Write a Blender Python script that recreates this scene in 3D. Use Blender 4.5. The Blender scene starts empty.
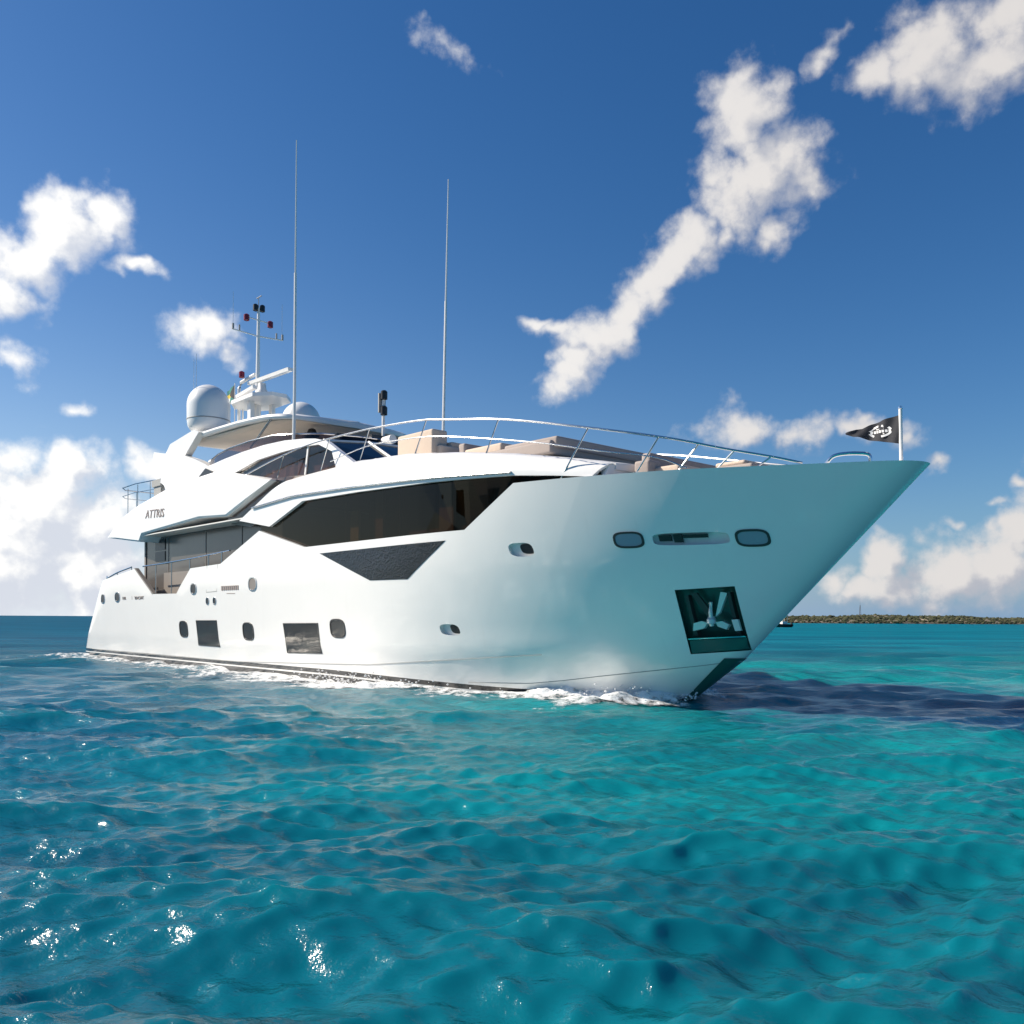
import bpy, bmesh, math, random
import numpy as np
from mathutils import Vector, Matrix
R = math.radians
random.seed(7)
scene = bpy.context.scene
COL = scene.collection

# ------------------------------------------------------------------ camera, sky, sun, exposure
EYE = 1.8
cd = bpy.data.cameras.new("Camera")
cam = bpy.data.objects.new("Camera", cd)
COL.objects.link(cam)
cam.location = (0, 0, EYE)
cam.rotation_euler = (R(90), R(0.35), 0)
cam.rotation_mode = 'XYZ'
cam.rotation_euler = (Matrix.Rotation(R(90), 3, 'X') @ Matrix.Rotation(R(0.35), 3, 'Z')).to_euler()
cd.sensor_width = 36
cd.lens = 900 / 1024 * 36
cd.shift_y = (618.4 - 512) / 1024
cd.clip_start = 0.1
cd.clip_end = 40000
scene.camera = cam

SUN_ELEV = 36.0
SUN_AZ = -80.0          # degrees from the view axis (+Y), negative = to the left
sun_vec = Vector((math.sin(R(SUN_AZ)) * math.cos(R(SUN_ELEV)), math.cos(R(SUN_AZ)) * math.cos(R(SUN_ELEV)), math.sin(R(SUN_ELEV))))
sl = bpy.data.lights.new("Sun", 'SUN')
sl.energy = 5.0
sl.angle = R(0.53)
sl.color = (1.0, 0.895, 0.755)
sun = bpy.data.objects.new("Sun", sl)
COL.objects.link(sun)
sun.rotation_euler = (-sun_vec).to_track_quat('-Z', 'Y').to_euler()
sun.location = sun_vec * 200

scene.view_settings.view_transform = 'Standard'
scene.view_settings.look = 'None'
scene.view_settings.exposure = 0.62
scene.view_settings.gamma = 1.0
SKY_STRENGTH = 0.1

class NT:
    """small node-tree helper"""
    def __init__(s, tree):
        s.t = tree; s.n = tree.nodes; s.l = tree.links
    def new(s, typ, **kw):
        n = s.n.new(typ)
        for k, v in kw.items():
            setattr(n, k, v)
        return n
    def put(s, sock, v):
        if isinstance(v, bpy.types.NodeSocket): s.l.new(v, sock)
        else: sock.default_value = v
    def math(s, op, a, b=None, c=None, clamp=False):
        n = s.new('ShaderNodeMath', operation=op, use_clamp=clamp)
        s.put(n.inputs[0], a)
        if b is not None: s.put(n.inputs[1], b)
        if c is not None: s.put(n.inputs[2], c)
        return n.outputs[0]
    def vmath(s, op, a, b=None, scale=None):
        n = s.new('ShaderNodeVectorMath', operation=op)
        s.put(n.inputs[0], a)
        if b is not None: s.put(n.inputs[1], b)
        if scale is not None: s.put(n.inputs['Scale'], scale)
        return n.outputs['Value'] if op in ('LENGTH', 'DOT_PRODUCT', 'DISTANCE') else n.outputs[0]
    def noise(s, vec, scale, detail=4, rough=0.55, out='Fac', lac=2.0, dist=0.0):
        n = s.new('ShaderNodeTexNoise')
        s.put(n.inputs['Vector'], vec)
        n.inputs['Scale'].default_value = scale; n.inputs['Detail'].default_value = detail
        n.inputs['Roughness'].default_value = rough; n.inputs['Lacunarity'].default_value = lac
        n.inputs['Distortion'].default_value = dist
        return n.outputs[out]
    def ramp(s, fac, lo, hi, a=0.0, b=1.0, smooth=True):
        n = s.new('ShaderNodeMapRange', interpolation_type='SMOOTHSTEP' if smooth else 'LINEAR')
        s.put(n.inputs[0], fac); s.put(n.inputs[1], lo); s.put(n.inputs[2], hi); s.put(n.inputs[3], a); s.put(n.inputs[4], b)
        return n.outputs[0]
    def mix(s, fac, a, b, blend='MIX'):
        n = s.new('ShaderNodeMix', data_type='RGBA', blend_type=blend)
        s.put(n.inputs[0], fac); s.put(n.inputs[6], a); s.put(n.inputs[7], b)
        return n.outputs[2]

# clouds: azimuth, elevation, half widths (degrees), tilt, weight
CLOUDS = [(14.33, 28.66, 2.15, 2.18, 0, 1), (15.95, 25.92, 3.06, 2.27, 0, 1), (13.34, 24.82, 2.65, 2.55, 0, 1), (11.17, 22.58, 1.96, 1.7, 0, 1), (8.9, 20.15, 3.3, 1.4, 45, 1), (5.6, 17.37, 3.3, 1.45, 30, 1), (10.1, 21.3, 2.2, 1.25, 45, 1), (7.3, 18.7, 2.4, 1.2, 40, 1), (4.3, 16.2, 2.3, 1.3, 30, 1), (13.0, 22.6, 2.0, 1.0, 50, 0.7), (2.6, 17.5, 2.2, 0.7, -8, 0.75), (3.46, 15.3, 1.9, 1.18, 20, 1), (15.86, 22.21, 2.0, 1.57, 20, 0.55), (1.41, 17.89, 1.53, 0.63, -10, 0.8), (17.88, 24.96, 1.44, 1.49, 0, 0.8), (-25.9, 21.1, 2.6, 1.75, 0, 1.0), (-24.2, 22.3, 1.3, 1.4, 0, 1.0), (-28.5, 19.1, 2.3, 1.7, 0, 1.0), (-29.49, 17.46, 1.74, 1.51, 0, 1), (-22.46, 19.46, 2.18, 0.57, 0, 0.7), (-19.05, 16.64, 2.17, 1.65, 0, 0.95), (-17.72, 15.65, 2.2, 1.01, -15, 0.8), (24.73, 29.73, 3.77, 2.18, 0, 0.9), (27.56, 28.72, 3.0, 2.39, 0, 0.9), (21.95, 29.35, 1.64, 1.43, 0, 0.8), (28.53, 30.62, 3.43, 2.07, 0, 0.9), (19.82, 31.24, 2.25, 0.61, 35, 0.4), (-3.84, 32.2, 2.5, 1.2, -20, 0.33), (-27.71, 6.1, 2.7, 2.3, 0, 1.35), (-25.41, 5.3, 2.3, 2.5, 0, 1.3), (-28.93, 3.08, 3.2, 3.1, 0, 1.4), (-24.9, 2.6, 2.9, 2.6, 0, 1.3), (-26.81, 8.33, 1.32, 1.0, 0, 1.1), (-22.23, 8.66, 1.2, 1.5, 0, 0.8), (-28.84, 13.85, 1.27, 1.15, 0, 0.5), (-26.43, 11.51, 1.13, 0.6, 0, 0.4), (14.03, 11.56, 3.35, 1.54, 0, 0.7), (17.68, 11.27, 2.65, 1.28, 10, 0.6), (21.08, 11.29, 2.21, 1.03, -10, 0.55), (23.69, 10.42, 1.49, 1.35, 0, 0.6), (25.49, 8.84, 0.93, 0.79, 0, 0.6), (28.6, 3.1, 2.6, 2.0, 0, 1.2), (25.94, 2.5, 2.5, 1.8, 0, 1.2), (29.17, 4.7, 1.45, 1.2, 0, 1.1), (22.49, 3.45, 1.08, 1.52, 0, 1), (23.58, 1.68, 2.67, 1.28, 0, 0.9), (20.85, 1.69, 1.89, 1.19, 0, 0.8), (29.5, 7.68, 0.77, 0.65, 0, 0.7), (28.43, 6.65, 0.88, 0.5, 0, 0.5), (19.9, 2.42, 1.01, 1.08, 0, 0.9), (26.18, 5.47, 1.13, 0.51, 0, 0.45), (31.31, 4.44, 2.32, 3.24, 0, 1.1), (-32.46, 5.08, 3.18, 4.26, 0, 1.1), (-33.88, 18.6, 3.08, 2.37, 0, 1), (33.46, 26.25, 3.09, 2.56, 0, 0.9)]

def cloud_group():
    g = bpy.data.node_groups.new("cloud_field", 'ShaderNodeTree')
    g.interface.new_socket("Dir", in_out='INPUT', socket_type='NodeSocketVector')
    g.interface.new_socket("Field", in_out='OUTPUT', socket_type='NodeSocketFloat')
    N = NT(g)
    gi = N.new('NodeGroupInput'); go = N.new('NodeGroupOutput')
    d = N.vmath('NORMALIZE', gi.outputs[0])
    sp = N.new('ShaderNodeSeparateXYZ'); N.put(sp.inputs[0], d)
    az = N.math('MULTIPLY', N.math('ARCTAN2', sp.outputs[0], sp.outputs[1]), 57.29578)
    el = N.math('MULTIPLY', N.math('ARCSINE', sp.outputs[2]), 57.29578)
    cb = N.new('ShaderNodeCombineXYZ'); N.put(cb.inputs[0], az); N.put(cb.inputs[1], el)
    w = N.vmath('SUBTRACT', N.noise(d, 14, 3, 0.6, 'Color'), (0.5, 0.5, 0.5))
    p = N.vmath('ADD', cb.outputs[0], N.vmath('SCALE', w, scale=3.2))
    cur = None
    for i, (a, e, rx, ry, rot, amp) in enumerate(CLOUDS):
        if i and i % 10 == 0: p = N.vmath('ADD', p, N.vmath('SCALE', (1, 1, 0), scale=N.math('MULTIPLY', cur, 1e-7)))   # keeps the shader evaluation in short batches
        m = N.new('ShaderNodeMapping', vector_type='TEXTURE')
        N.put(m.inputs[0], p)
        m.inputs['Location'].default_value = (a, e, 0)
        m.inputs['Rotation'].default_value = (0, 0, R(rot))
        m.inputs['Scale'].default_value = (rx * 1.16, ry * 1.18, 1e3)
        v = N.math('MULTIPLY_ADD', N.vmath('LENGTH', m.outputs[0]), -1.0 * min(1, amp + .25), amp)
        cur = v if cur is None else N.math('MAXIMUM', cur, v)
    # fair-weather clouds over the rest of the sky
    rest = N.math('SUBTRACT', N.noise(N.vmath('MULTIPLY', d, (1, 1, 2.2)), 3.4, 3, 0.5), N.ramp(sp.outputs[1], -0.1, 0.6, 0.78, 0.59))
    rest = N.math('MULTIPLY', rest, 5.0)
    side = N.ramp(N.math('ABSOLUTE', az), 36, 44, -2.0, 0.0)
    cur = N.math('MAXIMUM', cur, N.math('ADD', rest, side))
    n1 = N.math('SUBTRACT', N.noise(d, 21, 8, 0.62), 0.5)
    n2 = N.new('ShaderNodeTexVoronoi', feature='F1')
    N.put(n2.inputs['Vector'], N.vmath('ADD', d, N.vmath('SCALE', w, scale=0.05)))
    n2.inputs['Scale'].default_value = 40; n2.inputs['Detail'].default_value = 1.0
    n2.inputs['Roughness'].default_value = 0.55
    n2.normalize = True
    f = N.math('ADD', cur, N.math('MULTIPLY', n1, 1.7))
    f = N.math('ADD', f, N.math('MULTIPLY_ADD', n2.outputs['Distance'], -0.9, 0.32))
    N.put(go.inputs[0], f)
    return g

def build_world():
    w = bpy.data.worlds.new("World")
    scene.world = w
    w.use_nodes = True
    N = NT(w.node_tree)
    N.n.clear()
    sky = N.new('ShaderNodeTexSky', sky_type='NISHITA')
    sky.sun_disc = False
    sky.sun_elevation = R(SUN_ELEV)
    sky.sun_rotation = R(SUN_AZ)
    sky.altitude = 0; sky.air_density = 1.0; sky.dust_density = 0.6; sky.ozone_density = 2.2
    tc = N.new('ShaderNodeTexCoord')
    d = tc.outputs['Generated']
    g = cloud_group()
    def field(vec):
        n = N.new('ShaderNodeGroup'); n.node_tree = g
        N.put(n.inputs[0], vec); return n.outputs[0]
    f0 = field(d)
    f1 = field(N.vmath('ADD', N.vmath('ADD', d, N.vmath('SCALE', (1, 1, 0), scale=N.math('MULTIPLY', f0, 1e-8))), (-0.022, 0, 0.020)))
    dens = N.ramp(f0, -0.10, 0.68)
    dens = N.math('MULTIPLY', dens, N.ramp(f0, 0.0, 0.9, 0.80, 0.97))
    lit = N.ramp(N.math('SUBTRACT', f1, N.math('MULTIPLY', f0, 0.75)), -0.25, 0.50, 1.0, 0.0)
    sp = N.new('ShaderNodeSeparateXYZ'); N.put(sp.inputs[0], d)
    ccol = N.mix(lit, (4.5, 4.75, 5.3, 1), (7.2, 7.1, 6.9, 1))
    # clouds to the right stand further from the sun and are seen less brightly lit
    ccol = N.mix(N.ramp(sp.outputs[0], -0.45, 0.45), ccol, N.mix(1.0, ccol, (0.70, 0.68, 0.68, 1), 'MULTIPLY'))
    hs = N.new('ShaderNodeHueSaturation')
    hs.inputs['Saturation'].default_value = 1.30; hs.inputs['Value'].default_value = 0.60
    N.put(hs.inputs['Color'], sky.outputs[0])
    # pale sea haze just above the horizon
    hz = N.math('POWER', 2.718, N.math('MULTIPLY', N.math('ABSOLUTE', sp.outputs[2]), N.ramp(sp.outputs[0], -0.5, 0.3, -9.0, -12.0)))
    skyc = N.mix(1.0, hs.outputs[0], (0.74, 0.95, 1.13, 1), 'MULTIPLY')
    hcol = N.mix(N.ramp(sp.outputs[0], -0.5, 0.5), (5.7, 6.1, 6.7, 1), (1.5, 2.5, 4.0, 1))
    hcol = N.mix(N.ramp(sp.outputs[1], -0.3, 0.5), N.mix(1.0, hcol, (0.20, 0.34, 0.50, 1), 'MULTIPLY'), hcol)
    skyc = N.mix(N.math('MULTIPLY', hz, 0.85), skyc, hcol)
    col = N.mix(dens, skyc, ccol)
    bg = N.new('ShaderNodeBackground'); bg.inputs['Strength'].default_value = SKY_STRENGTH
    N.put(bg.inputs['Color'], col)
    out = N.new('ShaderNodeOutputWorld')
    N.l.new(bg.outputs[0], out.inputs[0])
    w.cycles.sampling_method = 'MANUAL'
    w.cycles.sample_map_resolution = 512
build_world()

# ------------------------------------------------------------------ materials
def principled(name, base, rough=0.4, metal=0.0, coat=0.0, spec=0.5, bump=None, var=None, aniso=None):
    m = bpy.data.materials.new(name); m.use_nodes = True
    N = NT(m.node_tree)
    p = N.n['Principled BSDF']
    p.inputs['Base Color'].default_value = (*base, 1)
    p.inputs['Roughness'].default_value = rough
    p.inputs['Metallic'].default_value = metal
    p.inputs['Coat Weight'].default_value = coat
    p.inputs['Coat Roughness'].default_value = 0.05
    p.inputs['Specular IOR Level'].default_value = spec
    tc = N.new('ShaderNodeTexCoord')
    if var:
        amp, scale = var
        n = N.noise(tc.outputs['Object'], scale, 4, 0.6)
        lo = tuple(c * (1 - amp) for c in base); hi = tuple(min(1, c * (1 + amp)) for c in base)
        N.put(p.inputs['Base Color'], N.mix(n, (*lo, 1), (*hi, 1)))
    if bump:
        st, scale = bump[:2]
        b = N.new('ShaderNodeBump'); b.inputs['Strength'].default_value = st; b.inputs['Distance'].default_value = 0.02 if len(bump) < 3 else bump[2]
        N.put(b.inputs['Height'], N.noise(tc.outputs['Object'], scale, 3, 0.5))
        N.put(p.inputs['Normal'], b.outputs[0])
    return m

def hull_material():
    m = bpy.data.materials.new("hull_paint"); m.use_nodes = True
    N = NT(m.node_tree); p = N.n['Principled BSDF']
    tc = N.new('ShaderNodeTexCoord')
    sp = N.new('ShaderNodeSeparateXYZ'); N.put(sp.inputs[0], tc.outputs['Object'])
    # black antifouling and boot stripe below, one white pin stripe in it
    z = N.math('SUBTRACT', sp.outputs[2], N.ramp(sp.outputs[0], 20, 30.0, 0.0, -0.24))
    black = N.math('LESS_THAN', z, 0.36)
    pin = N.math('MULTIPLY', N.math('GREATER_THAN', z, 0.19), N.math('LESS_THAN', z, 0.235))
    n = N.noise(tc.outputs['Object'], 1.3, 5, 0.6)
    white = N.mix(n, (0.78, 0.77, 0.745, 1), (0.825, 0.815, 0.79, 1))
    # faint streaks of dried salt running down the plating
    st = N.new('ShaderNodeMapping'); N.put(st.inputs[0], tc.outputs['Object']); st.inputs['Scale'].default_value = (3.5, 1, 0.35)
    s2 = N.ramp(N.noise(st.outputs[0], 1.6, 5, 0.65), 0.55, 0.8)
    white = N.mix(N.math('MULTIPLY', s2, 0.10), white, (0.58, 0.57, 0.53, 1))
    c = N.mix(N.math('MULTIPLY', black, N.math('SUBTRACT', 1.0, pin)), white, (0.012, 0.012, 0.014, 1))
    N.put(p.inputs['Base Color'], c)
    p.inputs['Roughness'].default_value = 0.25
    p.inputs['Coat Weight'].default_value = 0.7; p.inputs['Coat Roughness'].default_value = 0.06
    b = N.new('ShaderNodeBump'); b.inputs['Strength'].default_value = 0.12; b.inputs['Distance'].default_value = 0.03
    N.put(b.inputs['Height'], N.noise(tc.outputs['Object'], 0.9, 2, 0.4)); N.put(p.inputs['Normal'], b.outputs[0])
    return m

def tinted_glass(name, tint, rough=0.02, ior=1.5, wob=0.0, sheen=(0.95, 0.95, 0.95)):
    m = bpy.data.materials.new(name); m.use_nodes = True
    N = NT(m.node_tree); N.n.remove(N.n['Principled BSDF'])
    tr = N.new('ShaderNodeBsdfTransparent'); tr.inputs[0].default_value = (*tint, 1)
    gl = N.new('ShaderNodeBsdfGlossy'); gl.inputs['Roughness'].default_value = rough; gl.inputs[0].default_value = (*sheen, 1)
    fr = N.new('ShaderNodeFresnel'); fr.inputs[0].default_value = ior
    if wob:
        tc = N.new('ShaderNodeTexCoord')
        b = N.new('ShaderNodeBump'); b.inputs['Strength'].default_value = wob; b.inputs['Distance'].default_value = 0.03
        N.put(b.inputs['Height'], N.noise(tc.outputs['Object'], 0.8, 2, 0.5)); N.put(gl.inputs['Normal'], b.outputs[0]); N.put(fr.inputs['Normal'], b.outputs[0])
    geo = N.new('ShaderNodeNewGeometry')
    mx = N.new('ShaderNodeMixShader')
    N.put(mx.inputs[0], N.math('MULTIPLY', fr.outputs[0], N.math('SUBTRACT', 1.0, geo.outputs['Backfacing']))); N.l.new(tr.outputs[0], mx.inputs[1]); N.l.new(gl.outputs[0], mx.inputs[2])
    N.l.new(mx.outputs[0], N.n['Material Output'].inputs[0])
    return m

M = dict(
    hull=hull_material(),
    white=principled("white_gelcoat", (0.80, 0.795, 0.78), 0.32, coat=0.3, bump=(0.05, 1.2), var=(0.02, 2.0)),
    soft_white=principled("matt_white", (0.74, 0.74, 0.73), 0.5),
    ceiling=principled("ceiling_lining", (0.62, 0.56, 0.49), 0.6, var=(0.08, 2.5)),
    soffit=principled("soffit", (0.70, 0.69, 0.65), 0.5),
    steel=principled("polished_steel", (0.62, 0.62, 0.62), 0.16, metal=1.0),
    pocket=principled("reflection_green_steel", (0.018, 0.095, 0.08), 0.28, metal=0.0, spec=0.6, bump=(0.15, 6)),  # green is the water's reflection, painted into the base colour
    anchor=principled("anchor_steel", (0.70, 0.70, 0.70), 0.35, metal=0.45),
    chrome=principled("chrome", (0.75, 0.75, 0.76), 0.08, metal=1.0),
    black=principled("black_plastic", (0.012, 0.012, 0.014), 0.35),
    dark=principled("dark_trim", (0.035, 0.033, 0.032), 0.3),
    seam=principled("seam_shadow_gap", (0.32, 0.32, 0.31), 0.6),
    red=principled("red_lens", (0.20, 0.008, 0.02), 0.25),
    glass=tinted_glass("salon_glass", (0.42, 0.35, 0.28), 0.015, 1.40, wob=0.05, sheen=(0.72, 0.62, 0.52)),
    smoke=tinted_glass("smoked_glass", (0.55, 0.47, 0.46), 0.03, 1.45),
    blueglass=tinted_glass("windshield_glass", (0.05, 0.06, 0.09), 0.03, 1.75),
    hullglass=principled("dark_pane", (0.03, 0.027, 0.024), 0.05, spec=0.8, bump=(0.25, 2.5)),
    lowglass=principled("dark_low_pane", (0.008, 0.007, 0.005), 0.06, spec=0.6, bump=(1.0, 17, 0.03)),
    bowglass=principled("blue_pane", (0.26, 0.28, 0.34), 0.08, spec=0.8),
    greyglass=principled("grey_screen", (0.085, 0.075, 0.068), 0.22, spec=0.5, var=(0.15, 1.2)),
    greywall=principled("side_deck_wall", (0.22, 0.195, 0.175), 0.5, var=(0.1, 1.5)),
    teak=principled("teak_deck", (0.33, 0.21, 0.12), 0.6, var=(0.2, 6)),
    cushion=principled("beige_cushion", (0.58, 0.47, 0.38), 0.85, bump=(0.3, 9), var=(0.05, 3)),
    taupe=principled("shaded_cushion", (0.35, 0.30, 0.275), 0.85, bump=(0.3, 9), var=(0.08, 3)),  # shadow sides of the cushions, painted as a darker tone
    curtain=principled("curtain_cloth", (0.60, 0.51, 0.43), 0.9, var=(0.12, 5)),
    interior=principled("cabin_lining", (0.24, 0.17, 0.12), 0.6, var=(0.25, 1.0)),
    pale=principled("painted_daylight_panel", (0.62, 0.70, 0.52), 0.6),
    letter=principled("bronze_letter", (0.30, 0.24, 0.21), 0.4),
    navy=principled("navy_cloth", (0.014, 0.016, 0.024), 0.8),
    emblem=principled("white_emblem", (0.72, 0.72, 0.72), 0.7),
    green=principled("green_cloth", (0.0, 0.16, 0.14), 0.8),
    yellow=principled("yellow_cloth", (0.6, 0.42, 0.03), 0.8),
    radome=principled("radome_shell", (0.76, 0.77, 0.77), 0.35, coat=0.15),
)

# ------------------------------------------------------------------ mesh helpers.  Yacht points are (s, t, z): s forward, t to starboard
def V(s, t, z): return (s, -t, z)

def link(o, parent=None):
    COL.objects.link(o)
    if parent is not None: o.parent = parent
    return o

def mesh(name, verts, faces, mat, parent=None, smooth=35, yacht=True, recalc=True, mats=None):
    me = bpy.data.meshes.new(name)
    if yacht: verts = [V(*v) for v in verts]
    bm = bmesh.new()
    vs = [bm.verts.new(v) for v in verts]
    for f in faces:
        try: bm.faces.new([vs[i] for i in f])
        except ValueError: pass
    bmesh.ops.remove_doubles(bm, verts=bm.verts, dist=1e-5)
    if recalc: bmesh.ops.recalc_face_normals(bm, faces=bm.faces)
    bm.to_mesh(me); bm.free()
    me.materials.append(mat)
    if smooth:
        me.polygons.foreach_set('use_smooth', [True] * len(me.polygons))
        me.set_sharp_from_angle(angle=R(smooth))
    return link(bpy.data.objects.new(name, me), parent)

class Geo:
    def __init__(s): s.v = []; s.f = []
    def add(s, verts, faces):
        o = len(s.v); s.v += [tuple(map(float, v)) for v in verts]; s.f += [tuple(i + o for i in f) for f in faces]; return s
    def box(s, c, d, rot=0.0):
        (cx, cy, cz), (dx, dy, dz) = c, d
        vs = []
        for z in (-.5, .5):
            for x, y in ((-.5, -.5), (.5, -.5), (.5, .5), (-.5, .5)):
                X, Y = x * dx, y * dy
                vs.append((cx + X * math.cos(rot) - Y * math.sin(rot), cy + X * math.sin(rot) + Y * math.cos(rot), cz + z * dz))
        return s.add(vs, [(0, 3, 2, 1), (4, 5, 6, 7), (0, 1, 5, 4), (1, 2, 6, 5), (2, 3, 7, 6), (3, 0, 4, 7)])
    def tube(s, path, r, n=8, r2=None):
        P = [Vector(p) for p in path]; vs = []; k = len(P)
        for i, p in enumerate(P):
            t = ((P[min(i + 1, k - 1)] - P[max(i - 1, 0)])).normalized()
            up = Vector((0, 0, 1)) if abs(t.z) < 0.95 else Vector((1, 0, 0))
            a = t.cross(up).normalized(); b = t.cross(a)
            rr = r if r2 is None else r + (r2 - r) * i / (k - 1)
            for j in range(n):
                q = 2 * math.pi * j / n
                vs.append(p + a * (rr * math.cos(q)) + b * (rr * math.sin(q)))
        fs = [(i * n + j, i * n + (j + 1) % n, (i + 1) * n + (j + 1) % n, (i + 1) * n + j) for i in range(k - 1) for j in range(n)]
        fs += [tuple(range(n))[::-1], tuple(range((k - 1) * n, k * n))]
        return s.add(vs, fs)
    def lathe(s, c, prof, n=32):
        vs = []; k = len(prof)
        for r, z in prof:
            for j in range(n):
                q = 2 * math.pi * j / n
                vs.append((c[0] + r * math.cos(q), c[1] + r * math.sin(q), c[2] + z))
        fs = [(i * n + j, i * n + (j + 1) % n, (i + 1) * n + (j + 1) % n, (i + 1) * n + j) for i in range(k - 1) for j in range(n)]
        fs += [tuple(range(n))[::-1], tuple(range((k - 1) * n, k * n))]
        return s.add(vs, fs)
    def loft(s, secs, closed=True, caps=True):
        n = len(secs[0]); vs = [p for q in secs for p in q]; fs = []
        for i in range(len(secs) - 1):
            for j in range(n if closed else n - 1):
                fs.append((i * n + j, i * n + (j + 1) % n, (i + 1) * n + (j + 1) % n, (i + 1) * n + j))
        if caps: fs += [tuple(range(n))[::-1], tuple(range((len(secs) - 1) * n, len(secs) * n))]
        return s.add(vs, fs)
    def slab(s, outline, z0, z1):
        n = len(outline); 
        z0f = z0 if callable(z0) else (lambda a, b: z0)
        z1f = z1 if callable(z1) else (lambda a, b: z1)
        vs = [(a, b, z0f(a, b)) for a, b in outline] + [(a, b, z1f(a, b)) for a, b in outline]
        fs = [tuple(range(n))[::-1], tuple(range(n, 2 * n))] + [(i, (i + 1) % n, n + (i + 1) % n, n + i) for i in range(n)]
        return s.add(vs, fs)
    def panel(s, poly, tf, th, cs=None, cz=None, sign=1):
        """a plate with outline (s, z) lying on the side surface t = tf(s, z)"""
        bm = bmesh.new()
        bm.faces.new([bm.verts.new((a, 0, z)) for a, z in poly])
        bmesh.ops.triangulate(bm, faces=bm.faces[:])
        ss = [p[0] for p in poly]; zs = [p[1] for p in poly]
        def cut(co, no):
            bmesh.ops.bisect_plane(bm, geom=bm.verts[:] + bm.edges[:] + bm.faces[:], plane_co=co, plane_no=no, dist=1e-5)
        if cs:
            q = min(ss) + cs
            while q < max(ss): cut((q, 0, 0), (1, 0, 0)); q += cs
        if cz:
            q = min(zs) + cz
            while q < max(zs): cut((0, 0, q), (0, 0, 1)); q += cz
        bmesh.ops.triangulate(bm, faces=[f for f in bm.faces if len(f.verts) > 4])
        bm.verts.index_update()
        n = len(bm.verts)
        vs = [(v.co.x, sign * tf(v.co.x, v.co.z), v.co.z) for v in bm.verts] + [(v.co.x, sign * (tf(v.co.x, v.co.z) - th), v.co.z) for v in bm.verts]
        fs = [tuple(v.index for v in f.verts) for f in bm.faces]
        fs += [tuple(i + n for i in reversed(f)) for f in fs]
        for e in bm.edges:
            if len(e.link_faces) == 1:
                a, b = e.verts[0].index, e.verts[1].index
                fs.append((a, b, b + n, a + n))
        bm.free()
        return s.add(vs, fs)
    def ring(s, outer, inner, tf, th):
        n = len(outer); vs = []
        for lst, off in ((outer, 0), (inner, 0), (outer, th), (inner, th)):
            vs += [(a, tf(a, z) - off, z) for a, z in lst]
        fs = []
        for i in range(n):
            j = (i + 1) % n
            fs += [(i, j, n + j, n + i), (2 * n + i, 3 * n + i, 3 * n + j, 2 * n + j), (i, 2 * n + i, 2 * n + j, j), (n + i, n + j, 3 * n + j, 3 * n + i)]
        return s.add(vs, fs)
    def out(s, name, mat, parent=None, smooth=35, yacht=True, **k):
        return mesh(name, s.v, s.f, mat, parent, smooth, yacht, **k)

def interp(x, pts):
    return float(np.interp(x, [p[0] for p in pts], [p[1] for p in pts]))

def superoval(cs, cz, rs, rz, n=28, p=2.6, skew=0.0):
    out = []
    for i in range(n):
        q = 2 * math.pi * i / n
        c, d = math.cos(q), math.sin(q)
        x = rs * math.copysign(abs(c) ** (2 / p), c); z = rz * math.copysign(abs(d) ** (2 / p), d)
        out.append((cs + x + skew * z, cz + z))
    return out

def tag(o, label=None, cat=None, group=None, kind=None):
    if label: o['label'] = label
    if cat: o['category'] = cat
    if group: o['group'] = group
    if kind: o['kind'] = kind
    return o

# ------------------------------------------------------------------ where the yacht lies
YAW = R(-47.745)
O = Vector((-16.635, 42.571, 0))
U = Vector((math.cos(YAW), math.sin(YAW), 0)); NS = Vector((math.sin(YAW), -math.cos(YAW), 0))
def to_world(s, t, z): return O + U * s + NS * t + Vector((0, 0, z))
YM = Matrix.Translation(O) @ Matrix.Rotation(YAW, 4, 'Z')

# ------------------------------------------------------------------ sea
def make_waves():
    rng = np.random.default_rng(11)
    n = 120
    lam = np.exp(rng.uniform(np.log(0.16), np.log(7.0), n))
    ang = R(-82) + rng.normal(0, 1, n) * np.radians(np.interp(lam, [.16, 1, 7], [42, 30, 22]))
    k = 2 * np.pi / lam
    steep = 0.036 * rng.uniform(0.5, 1.4, n) * np.interp(lam, [.16, .5, 1.2, 3, 7], [1.35, 1.65, 1.35, .70, .5])
    return dict(lam=lam, kx=k * np.cos(ang), ky=k * np.sin(ang), k=k, a=steep / k, ph=rng.uniform(0, 2 * np.pi, n), dx=np.cos(ang), dy=np.sin(ang))
WAVES = make_waves()
def waves(x, y, dr):
    zx = np.zeros_like(x); zy = np.zeros_like(x); zz = np.zeros_like(x)
    # gusts: patches of rougher and calmer water
    g = 1.0 + 0.28 * np.sin(x * 0.21 + 1.3 * np.sin(y * 0.17)) * np.sin(y * 0.26 + 1.1 * np.sin(x * 0.13 + 2))
    for i in range(len(WAVES['lam'])):
        w = np.clip((WAVES['lam'][i] / dr - 1.4) / 1.8, 0, 1) * WAVES['a'][i] * g
        p = WAVES['kx'][i] * x + WAVES['ky'][i] * y + WAVES['ph'][i]
        c = np.cos(p); s = np.sin(p)
        zz += w * c
        zx -= 0.62 * w * WAVES['dx'][i] * s; zy -= 0.62 * w * WAVES['dy'][i] * s
    return zx, zy, zz

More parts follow.
